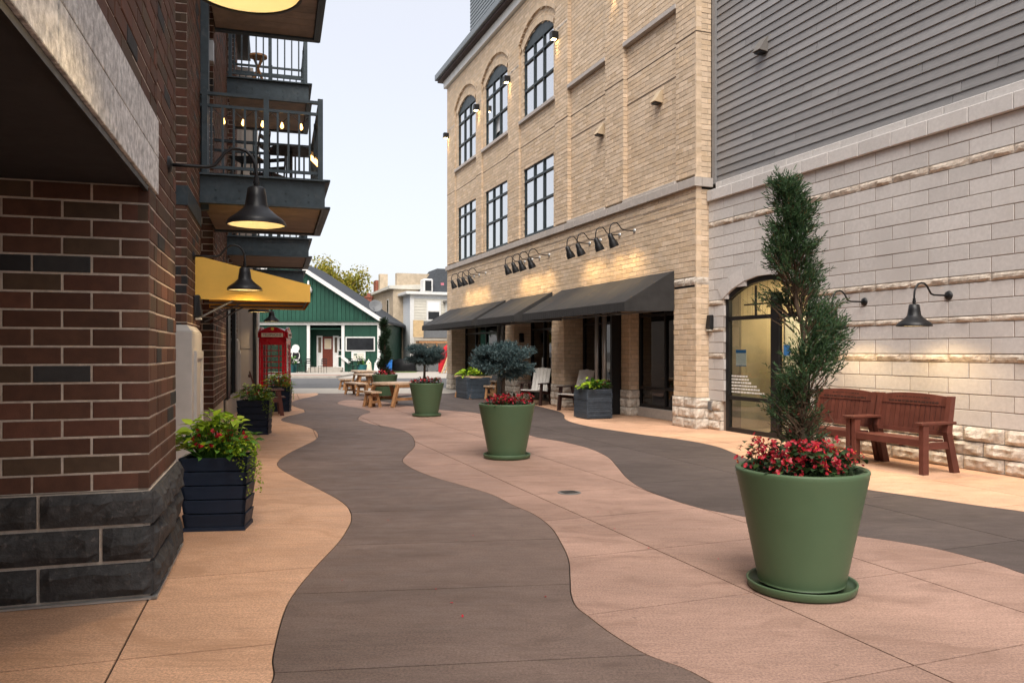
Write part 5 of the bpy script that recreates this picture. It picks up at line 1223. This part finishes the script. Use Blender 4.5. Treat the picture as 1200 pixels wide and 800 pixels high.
# ================================================================== PHONE BOX
def phone_box():
    cx, cy = PL(19.35, .68); t = empty('phone_box', (cx, cy, 0), AL-rad(10), 'red cast-iron phone box with cream TELEPHONE sign', 'phone box'); m = M['red']; w = .40; h = 1.86
    MB().box(-w-.02, w+.02, -w-.02, w+.02, 0, .10).build('plinth', M['black_metal'], t)
    for sx in (-1, 1):
        for sy in (-1, 1): MB().box(sx*w-.05*(sx > 0)-.0, sx*w+.05*(sx < 0), sy*w-.05*(sy > 0), sy*w+.05*(sy < 0), .1, h).build('post', m, t, bevel=.008)
    for k in range(4):
        a = k*math.pi/2; R4 = (0, 0, a); p = empty_part = None
        d = MB().box(-w+.06, -w+.13, -w+.01, -w+.05, .12, h-.10).box(w-.13, w-.06, -w+.01, -w+.05, .12, h-.10).box(-w+.13, w-.13, -w+.01, -w+.05, h-.18, h-.10).box(-w+.13, w-.13, -w+.01, -w+.05, .12, .32).build('door' if k == 0 else 'side_frame', m, t, rot=R4)
        z0, z1 = .32, h-.18
        for i in range(1, 8): zz = z0+(z1-z0)*i/8; MB().box(-w+.13, w-.13, -w+.018, -w+.042, zz-.011, zz+.011).build('glazing_bar', m, d)
        for x in (-w+.22, w-.22): MB().box(x-.011, x+.011, -w+.016, -w+.044, z0, z1).build('glazing_bar', m, d)
        MB().box(-w+.13, w-.13, -w+.027, -w+.032, z0, z1).build('pane', M['glass'], d)
        MB().box(-w+.0, w-.0, -w+.0, -w+.06, h-.1, h).build('head_rail', m, t, rot=R4)
        sg = MB().box(-w+.05, w-.05, -w-.035, -w+.05, h+.02, h+.20).build('sign_frame', m, t, rot=R4, bevel=.01)
        si = MB().box(-w+.09, w-.09, -w-.042, -w-.036, h+.05, h+.165).build('sign', M['sign_cream'], t, rot=R4)
        if k in (0, 1, 3):
            cu = bpy.data.curves.new('lettering', 'FONT'); cu.body = 'TELEPHONE'; cu.size = .098; cu.extrude = .002; cu.align_x = 'CENTER'; cu.align_y = 'CENTER'
            tmp = bpy.data.objects.new('tmp_text', cu); COL.objects.link(tmp); dg = bpy.context.evaluated_depsgraph_get(); me = bpy.data.meshes.new_from_object(tmp.evaluated_get(dg)); bpy.data.objects.remove(tmp)
            me.materials.clear(); me.materials.append(M['letter']); ob('lettering', me, si, (0, -w-.0445, h+.107), (rad(90), 0, 0))
        # segmental pediment
        K = 14; poly = [(-w+.03, 0)]+[(-(w-.03)+2*(w-.03)*i/K, .02+.13*math.sin(math.pi*i/K)) for i in range(K+1)]+[(w-.03, 0)]
        MB().prism(poly, -w+.05, -w-.01, lambda a_, b_, h_: (a_, h_, 1.86+.20+b_)).build('pediment', m, t, rot=R4, fix=True)
        MB().lathe([(.001, .012), (.04, .01), (.045, 0)], 12).build('crown_emblem', M['gold'], t, Matrix.Rotation(a, 3, 'Z') @ Vector((0, -w-.012, h+.29)), (rad(90), 0, a))
        MB().box(-.035, .035, -w-.022, -w-.012, h+.29, h+.325).build('crown_emblem', M['gold'], t, rot=R4)
    mb = MB(); K = 10
    for i in range(K):
        for j in range(K):
            f = lambda a_, b_: (-(w-.06)+2*(w-.06)*a_/K, -(w-.06)+2*(w-.06)*b_/K, h+.19+.15*(math.sin(math.pi*a_/K)*.5+math.sin(math.pi*b_/K)*.5)**1.0)
            mb.quad(f(i, j), f(i+1, j), f(i+1, j+1), f(i, j+1))
    mb.build('roof', m, t, smooth=True); MB().box(-w+.01, w-.01, -w+.05, w-.05, h-.02, h+.19).build('roof_core', m, t)
phone_box()

# ================================================================== GREEN HOUSE
HY = 52.6; hx = lambda u: (u-600)*HY/F; hz = lambda v: H+(HV-v)*HY/F
GH = empty('green_house', (hx(395), HY, 0), 0, 'dark green gabled wooden house with white trim across the street', 'house')
X = lambda u: hx(u)-hx(395)
xr = X(445); xl = X(225); ez = 3.38; ax = (X(452)+X(215))/2; az = ez+(X(452)-ax)*.652
R_ = random.Random(5)
# upper boards up to the gable line
x = xl
while x < xr-.01:
    w = min(.28, xr-x); zt = lambda q: az-abs(q-ax)*.652-.05
    za, zb = max(ez, zt(x)), max(ez, zt(x+w-.02)); MB().hexa([(x, 0, ez), (x+w-.02, 0, ez), (x+w-.02, .1, ez), (x, .1, ez)], [(x, 0, za), (x+w-.02, 0, zb), (x+w-.02, .1, zb), (x, .1, za)]).build('gable_board', M['green_board'], GH); x += .28
# lower wall with a porch recess between u 362 and 402
px0, px1 = X(362), X(402)
x = xl
while x < xr-.01:
    w = min(1.2, xr-x)
    for a, b in ((x, x+w-.015),):
        for c, d in ((a, min(b, px0)), (max(a, px1), b)):
            if d-c > .05: MB().box(c, d, .02, .14, .0, hz(399)).box(c, d, .02, .14, hz(399)+.01, ez-.14).build('wall_panel', M['green_dark'], GH)
    x += 1.2
MB().box(px0, px1, 1.0, 1.1, .2, ez-.14).box(px0-.05, px0, .14, 1.1, 0, ez-.14).box(px1, px1+.05, .14, 1.1, 0, ez-.14).build('porch_wall', M['green_dark'], GH)
MB().box(px0, px1, .02, 1.1, 2.95, 3.02).build('porch_ceiling', M['green_dark'], GH)
MB().box(xl, X(451), -.10, .05, ez-.14, ez+.05).build('frieze_board', M['white'], GH)
MB().box(xl, X(452), -.25, -.10, ez+.05, ez+.16).build('belt_roof', M['green_dark'], GH)
for u in (361.5, 402, 444): MB().box(X(u)-.10, X(u)+.10, -.04, .06, 0, ez-.14).build('corner_board', M['white'], GH)
ang = math.atan(.652)
for sg in (1, -1):
    e = X(452) if sg > 0 else 2*ax-X(452)
    MB().hexa([(ax, -.35, az-.02), (e, -.35, ez-.02), (e, 11, ez-.02), (ax, 11, az-.02)] if sg > 0 else [(e, -.35, ez-.02), (ax, -.35, az-.02), (ax, 11, az-.02), (e, 11, ez-.02)], [(ax, -.35, az+.14), (e, -.35, ez+.14), (e, 11, ez+.14), (ax, 11, az+.14)] if sg > 0 else [(e, -.35, ez+.14), (ax, -.35, az+.14), (ax, 11, az+.14), (e, 11, ez+.14)]).build('roof', M['roof_dark'], GH)
    p0, p1 = (ax, -.37, az+.02), (e, -.37, ez+.02); MB().bar(p0, p1, .06, .26).build('barge_board', M['white'], GH)
MB().box(xl, px0-.06, .2, 10.5, 0, ez).box(px1+.06, xr, .2, 10.5, 0, ez).box(px0-.06, px1+.06, 1.12, 10.5, 0, ez).build('core', M['green_dark'], GH)
# door, sidelights, windows
dr_ = MB().box(X(374), X(386.5), .92, .98, hz(430), hz(394)).build('door', M['door_red'], GH); MB().box(X(377), X(384), .90, .93, hz(408), hz(397)).build('door_glass', M['interior_tan'], dr_); MB().box(X(376.5), X(384.5), .905, .915, hz(408.7), hz(396.5)).build('glass_frame', M['cream'], dr_)
for a, b in ((367, 374), (386.5, 393)):
    s_ = MB().box(X(a), X(b), .93, 1.0, hz(431), hz(393)).build('sidelight', M['white'], GH); MB().box(X(a+2), X(b-1.5), .915, .932, hz(413), hz(395)).build('pane', M['interior'], s_)
def simple_window(a, b, c, d, y, par, m='glass_dark'):
    f = MB().box(X(a), X(b), y-.04, y+.05, hz(d), hz(c)).build('window', M['white'], par)
    MB().box(X(a+1.4), X(b-1.4), y-.055, y-.042, hz(d-1.4), hz(c+1.4)).build('pane', M['pane_far'], f)
M['pane_far'] = mat('pane_far', (.02, .022, .025), .12, .3, 2)
simple_window(405, 439.5, 394.5, 411.5, 0, GH); simple_window(393, 402, 394, 411, .95, GH)
MB().box(X(393), X(402), .3, .4, hz(418), hz(416.5)).box(X(393), X(402), .3, .4, hz(431), hz(429.5)).build('porch_rail', M['white'], GH); MB().bar((X(401), -.1, hz(418)), (X(411), -.3, hz(425)), .1, .18).build('handrail', M['white'], GH)
MB().box(X(362), X(402), -.8, 1., .0, .22).build('step', M['sidewalk'], GH); MB().box(X(362), X(402), -.3, 1.0, .22, .40).build('step', M['sidewalk'], GH)
nb = MB().box(X(412), X(428.5), -.06, .0, hz(422.5), hz(412)).build('notice_board', M['white'], GH); MB().box(X(414), X(426.5), -.068, -.062, hz(421), hz(413.5)).build('notice', M['cream'], nb); MB().box(X(415), X(418.5), -.074, -.07, hz(416), hz(414.5)).build('print', M['green_board'], nb)
# cut-out figure sign
sg_ = empty('figure_sign', (hx(347), HY-.12, hz(425)), 0, 'white and black cut-out figure sign on the green wall', 'sign'); k_ = HY/F
def disc(c, r, y, m, name, sy=1.):
    poly = [(c[0]*k_+r*k_*math.cos(i*.3927), c[1]*k_+r*sy*k_*math.sin(i*.3927)) for i in range(16)]; MB().prism(poly, y, y+.03, lambda a, b, h_: (a, h_, b)).build(name, M[m], sg_, fix=True)
disc((0, 8), 5, 0, 'white', 'body', 1.3); disc((0, 17), 4.5, .001, 'white', 'head'); disc((-4.5, 14), 2.5, .002, 'white', 'hand'); disc((-2.5, 1.2), 2.2, .003, 'white', 'foot', .6); disc((2.5, 1.2), 2.2, .004, 'white', 'foot', .6)
disc((.2, 9), 3.9, -.02, 'tarp_black', 'apron', 1.25); disc((.5, 12.7), 3, -.04, 'white', 'arm', .35)
yl = empty('yard_lamp', (hx(362), HY-.15, hz(346)), 0, 'white glass yard lamp on the green gable', 'wall lamp'); MB().lathe([(.03, .1), (.12, .12), (.24, .2), (.27, .36), (.16, .58), (.07, .7), (.06, .95), (.001, 1.0)], 16).build('globe', M['white'], yl, smooth=True); MB().lathe([(.05, -.05), (.11, .0), (.11, .12)], 12).build('socket', M['grey_vent'], yl)
for u, dz, lb in ((346, 0, 'black metal bistro chair under the cut-out figure sign'), (352, 0, 'second black metal bistro chair right of the cut-out figure sign'), (363, .0, 'black metal bistro chair beside the porch step'), (380, 0, 'thin black metal chair in front of the red door'), (412, 0, 'black metal bistro chair under the white notice board'), (418, 0, 'black metal bistro chair right of the notice board')):
    bistro_chair(((u-600)*50.2/F, 50.2+R_.uniform(-.5, .5), .10), R_.uniform(0, 6.28), lb, 'bistro chairs outside the green house')
bistro_table(((357-600)*50.2/F, 50.3, .10), 0, 'small black table between bistro chairs outside the green house')
for u, lb in ((342, 'teal planter tub left of the bistro chairs'), (424, 'teal planter tub right of the bistro chairs')):
    t = empty('planter_tub', ((u-600)*50.8/F, 50.8, .1), 0, lb, 'planter'); MB().lathe([(.001, 0), (.28, 0), (.36, .5), (.33, .5), (.30, .42), (.001, .42)], 16).build('tub', M['teal'], t)
    mb = MB()
    for i in range(60): add_leaf(mb, (R_.gauss(0, .14), R_.gauss(0, .14), .45+R_.random()*.5), rv()+Vector((0, 0, .6)), .22, .1)
    tag(mb.build('foliage', M['leaf'], t), kind='stuff')
for u, v, hh, m, lb in ((432, 437.5, .78, 'sign_cream', 'cream closed parasol at the corner of the green house'), (442, 438.5, .8, 'white', 'white closed parasol behind the spiral evergreen')):
    g_ = G(u, v); t = empty('closed_parasol', (*g_, 0.1), 0, lb, 'parasol'); MB().lathe([(.26, 0.02), (.22, .15), (.16, hh*.8), (.04, hh*1.0), (.001, hh*1.05)], 12).build('canopy', M[m], t); MB().tube([(0, 0, 0), (0, 0, hh*1.1)], .03, 6).build('pole', M['white'], t); MB().lathe([(.30, 0), (.30, .03), (.001, .03)], 12).build('base', M['bin_grey'], t)
sd = empty('satellite_dish', (hx(437), HY+1.0, hz(366)), 0, 'grey satellite dish on the eave of the green house', 'satellite dish')
MB().lathe([(.001, .0), (.25, .03), (.44, .11), (.46, .12), (.44, .12), (.25, .045), (.001, .012)], 24).build('dish', M['bin_grey'], sd, (0, 0, .45), (rad(65), 0, rad(20)), smooth=True); MB().tube([(0, 0, -.4), (0, .05, .4)], .03, 8).build('mast', M['bin_grey'], sd); MB().tube([(0, -.05, .2), (-.1, -.5, .35)], .015, 6).build('feed_arm', M['bin_grey'], sd)

# ================================================================== BACK-LOT HOUSES (right-building frame)
def box_house(name, s, n, label, cat='house'):
    return empty(name, (*PR(s, n), 0), AR, label, cat)
WH = box_house('white_house', 47.0, -5.72, 'white painted house with slate mansard roof behind the lot')   # local x = away, y = left
EZ = 5.9
MB().box(0, 4.2, -.02, 0, 0, EZ).box(0, 4.2, -44, -.02, 0, EZ).build('wall', M['white_paint_brick'], WH)  # unseen length behind the tan building, added to keep sun off the street
k = 0
while .3+k*.22 < EZ-.2: 
    z = .1+k*.22; MB().hexa([(-.035, -20, z), (.0, -20, z), (.0, -.25, z), (-.035, -.25, z)], [(-.012, -20, z+.215), (0, -20, z+.215), (0, -.25, z+.215), (-.012, -.25, z+.215)]).build('clapboard', M['cream'], WH); k += 1
MB().box(-.06, .01, -.25, .06, 0, EZ).build('corner_board', M['white'], WH)
MB().box(-.35, 4.4, -44.2, .45, EZ, EZ+.22).build('eave', M['white'], WH, bevel=.02)
MB().hexa([(-.1, -44, EZ+.22), (4.3, -44, EZ+.22), (4.3, -1.1, EZ+.22), (-.1, -1.1, EZ+.22)], [(.9, -44, EZ+2.2), (3.6, -44, EZ+2.2), (3.6, -2.4, EZ+2.2), (.9, -2.4, EZ+2.2)]).build('mansard_roof', M['roof_dark'], WH)  # roof runs on with the added unseen length that shades the street
dm = MB().box(-.25, .8, -1.75, -.95, EZ+.22, EZ+1.25).build('dormer', M['white'], WH, bevel=.1); MB().box(-.27, -.255, -1.6, -1.1, EZ+.3, EZ+1.1).build('pane', M['pane_far'], dm)
MB().box(.2, .35, -2.75, -2.5, EZ+.6, EZ+1.0).build('roof_sign', M['petal_pink'], WH)
w1 = MB().box(-.09, .0, -2.42, -1.25, 3.85, 5.45).build('window', M['white'], WH); MB().box(-.10, -.092, -2.28, -1.39, 3.98, 4.58).build('pane', M['pane_far'], w1); MB().box(-.10, -.092, -2.28, -1.39, 4.66, 5.32).build('pane', M['blind'], w1)
MB().box(-.7, .0, -4.2, -2.75, 3.4, 5.3).build('bay_window', M['white'], WH); MB().box(-.85, .0, -4.3, -2.6, 5.3, 5.45).build('bay_cornice', M['grey_vent'], WH); MB().box(-.72, -.702, -3.3, -2.95, 3.9, 5.1).build('pane', M['blind'], WH)
pl_ = empty('plywood_sheet', (*PR(46.85, -5.4), 0), AR, 'plywood sheet fixed to the deck of the white house', 'plywood'); MB().box(-1.2, -1.12, -1.0, -.2, 2.55, 3.85).build('sheet', M['plywood'], pl_)
MB().box(-1.15, -1.10, -.98, -.22, 2.6, 3.8).build('batten', M['timber'], pl_)
dk = empty('back_deck', (*PR(46.9, -5.7), 0), AR, 'weathered deck with grey boarding behind the white house', 'deck')
MB().box(-1.1, -1.04, -4.2, -.7, 2.5, 3.8).build('boarding', M['bin_grey'], dk, bevel=.01); MB().box(-1.1, 0, -4.2, -.4, 2.1, 2.25).build('deck_floor', M['timber'], dk)
for y in (-.6, -1.8, -3.2, -4.1): MB().box(-1.05, -.93, y-.06, y+.06, 0, 2.1).build('post', M['timber'], dk)
MB().bar((-1.0, -1.9, .9), (-1.0, -3.1, 2.05), .1, .1).bar((-1., -1.7, 1.3), (-1., -.7, 2.05), .1, .1).build('brace', M['timber_top'], dk)
FB = box_house('brick_house', 49.6, -4.9, 'tall pale brick house with red chimney left of the white house')
MB().box(0, 12, -7, 0, 0, 6.5).build('wall', M['far_brick'], FB); MB().hexa([(-.2, -7, 6.5), (12.2, -7, 6.5), (12.2, .35, 6.5), (-.2, .35, 6.5)], [(-.2, -7, 7.2), (12.2, -7, 6.95), (12.2, .35, 6.65), (-.2, .35, 6.75)]).build('roof', M['cream'], FB)
MB().box(.0, .6, -7, -.3, 6.7, 7.8).build('parapet', M['far_brick'], FB)
cm = MB().box(8.2, 9.3, -1.2, -.2, 6.6, 7.9).build('chimney', M['red_brick'], FB); MB().box(7.3, 8.0, -1.1, -.4, 6.6, 8.4).build('chimney', M['far_brick'], FB)
for x in (1.5, 4.5, 8.0): 
    f = MB().box(x, x+.7, -.02, .05, 3.6, 5.8).build('window', M['cream'], FB); MB().box(x+.1, x+.6, .03, .06, 3.7, 5.7).build('pane', M['pane_far'], f)
for x in (2.6, 6.2):
    f = MB().box(x, x+.8, -.02, .05, .9, 2.3).build('window', M['cream'], FB); MB().box(x+.1, x+.7, .03, .06, 1., 2.2).build('pane', M['pane_far'], f)
fs = empty('fire_stair', (*PR(50.2, -4.55), 0), AR, 'black metal fire stair between the brick and white houses', 'stair')
for k in range(9): MB().box(k*.28, k*.28+.27, 0, .5, 1.6+k*.24, 1.64+k*.24).build('tread', M['black_metal'], fs)
for y in (0, .5): MB().bar((-.1, y, 1.5), (2.5, y, 3.75), .05, .2).bar((-.1, y, 2.4), (2.5, y, 4.6), .04, .04).build('stringer', M['black_metal'], fs)
ac = empty('air_conditioner', (*PR(54., -4.6), 0), AR, 'grey air conditioner on the pale brick wall', 'air conditioner'); MB().box(0, .9, 0, .5, 2.2, 3.2).build('case', M['bin_grey'], ac, bevel=.03); MB().box(.1, .8, .502, .52, 2.3, 3.1).build('grille', M['grey_vent'], ac)
# yard clutter
def wheelie(u, v, m, label, w=.5, h=1.0):
    g_ = G(u, v); t = empty('waste_bin', (*g_, -.02), .2, label, 'bin'); MB().hexa([(-w*.42, -w*.42, .05), (w*.42, -w*.42, .05), (w*.42, w*.42, .05), (-w*.42, w*.42, .05)], [(-w/2, -w/2, h*.9), (w/2, -w/2, h*.9), (w/2, w/2, h*.9), (-w/2, w/2, h*.9)]).build('body', M[m], t, bevel=.03); MB().box(-w*.54, w*.54, -w*.56, w*.54, h*.9, h*.97).build('lid', M[m], t, bevel=.02)
    for sx in (-1, 1): MB().tube([(sx*w*.35, w*.4, .1), (sx*w*.45, w*.4, .1)], .1, 10).build('wheel', M['black_metal'], t)
wheelie(455, 438, 'blue_plastic', 'blue recycling bin beside the spiral evergreen', .50, .95); wheelie(494, 435, 'bin_grey', 'grey waste bin left of the red tarpaulin', .9, .8); wheelie(507, 435, 'bin_grey', 'grey waste bin nearest the red tarpaulin', .9, .8)
wheelie(448, 434.5, 'bin_grey', 'dark covered grill behind the blue bin', 1.2, 1.7)
def heap(u, v, m, label, sx, sy, sz, seed):
    g_ = G(u, v); t = empty('tarpaulin', (*g_, -.02), 0, label, 'tarpaulin'); mb = MB(); K = 14
    for j in range(9):
        for i in range(K):
            a = i/K*6.283; f = math.cos(j/8*1.57)**.35; q = 1+.18*noise.noise(Vector((math.cos(a)*2, math.sin(a)*2, j*.5+seed*5))); mb.v.append((sx*math.cos(a)*f*q, sy*math.sin(a)*f*q, sz*math.sin(j/8*1.57)*(1+.12*noise.noise(Vector((a, j, seed))))))
    for j in range(8):
        for i in range(K): a = j*K+i; b = j*K+(i+1) % K; mb.f.append((a, b, b+K, a+K))
    mb.build('cover', M[m], t, smooth=True); return t
heap(475, 434.5, 'tarp_black', 'black tarpaulin heap in the back yard', 1.2, .6, .9, 1)
rt = empty('red_parasol', (*G(520.5, 437), 0), 0, 'red folded parasol leaning by the far tan corner', 'parasol'); MB().tube([(-.25, 0, .05), (-.1, .1, .9), (.15, .2, 1.7), (.28, .25, 2.0)], [.16, .28, .20, .03], 10).build('canopy', M['tarp_red'], rt); MB().tube([(-.3, 0, 0), (.3, .26, 2.1)], .03, 6).build('pole', M['timber'], rt)
for k, lb in ((0, 'left leaning timber plank beside the red parasol'), (1, 'right leaning timber plank beside the red parasol')):
    g_ = G(517.5+k*4, 437.3-k*.3); t = tag(MB().bar((0, 0, 0), (.45, .25, 1.25), .14, .04).build('timber_plank', M['plywood'], None, (*g_, 0), bevel=.005), lb, 'plank')
tag(MB().quad((-9.3, 55, -.012), (-6.8, 55, -.012), (-6.9, 57.5, -.012), (-9.4, 57.2, -.012)).build('grass_patch', M['grass']), 'thin grass patch in the yard', None, kind='stuff')

# ================================================================== TREES
def tree(loc, label, h, trunk_h, cr, nb, nl, leaf, m, seed, grp='trees behind the green house'):
    global R_
    R_ = random.Random(seed); t = empty('broadleaf_tree', loc, 0, label, 'tree', grp); wd = MB(); fo = MB()
    wd.tube([(0, 0, -.3), (.1, 0, trunk_h*.5), (0, .1, trunk_h)], [.28, .22, .18], 8); tips = []
    for i in range(nb):
        a = i*2.4; el = R_.uniform(.25, 1.4); L_ = cr*R_.uniform(.6, 1.05); d = Vector((math.cos(a)*math.cos(el), math.sin(a)*math.cos(el), math.sin(el)*1.15)); b0 = Vector((0, 0, trunk_h*R_.uniform(.75, 1.))); e = b0+d*L_
        wd.tube([b0, b0+d*L_*.5+rv()*.25, e], [.12, .07, .025], 5, caps=False); tips.append((e, R_.uniform(.55, 1.0)*cr*.34)); tips.append((b0+d*L_*.62+rv()*.4, R_.uniform(.5, .9)*cr*.3))
    for i in range(nl):
        c, r = tips[R_.randrange(len(tips))]; p = c+rv()*r*R_.random()**.45; dd = rv()+Vector((0, 0, -.3)); add_leaf(fo, p, dd, leaf*R_.uniform(.7, 1.3), leaf*.75)
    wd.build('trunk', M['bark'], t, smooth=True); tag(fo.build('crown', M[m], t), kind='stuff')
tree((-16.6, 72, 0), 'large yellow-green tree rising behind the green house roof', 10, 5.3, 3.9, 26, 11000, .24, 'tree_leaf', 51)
tree((-13.4, 79, 0), 'lower tree beside the satellite dish', 6, 3.0, 2.6, 12, 3000, .24, 'tree_leaf_dark', 52)
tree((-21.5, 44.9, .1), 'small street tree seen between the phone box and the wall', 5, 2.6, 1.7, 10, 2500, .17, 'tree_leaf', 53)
tree((-32., 62, 0), 'leafy tree hidden mostly by the brown brick building', 8, 3.0, 3.5, 14, 3500, .26, 'tree_leaf_dark', 54)
ch_ = MB().box(-.28, .28, -.25, .25, 0, 5.95).box(-.33, .33, -.3, .3, 5.96, 6.1).box(-.14, .14, -.14, .14, 6.1, 6.35).build('chimney_stack', M['red_brick'], None, (-12.1, 66, 0)); tag(ch_, 'small red brick chimney poking above the green roof', 'chimney')
# fallen petals on the paving
mb = MB(); R_ = random.Random(61)
for u, v in ((542, 724), (413, 514), (555, 628), (535, 633), (667, 634), (531, 707), (700, 600), (400, 680), (760, 642), (840, 655), (640, 700), (455, 610), (720, 620), (510, 690)): 
    x, y = G(u, v); add_leaf(mb, (x, y, .004), (R_.uniform(-1, 1), R_.uniform(-1, 1), .1), .022, .014, .05)
tag(mb.build('fallen_petals', M['petal']), 'few fallen red petals scattered on the paving', None, kind='stuff')
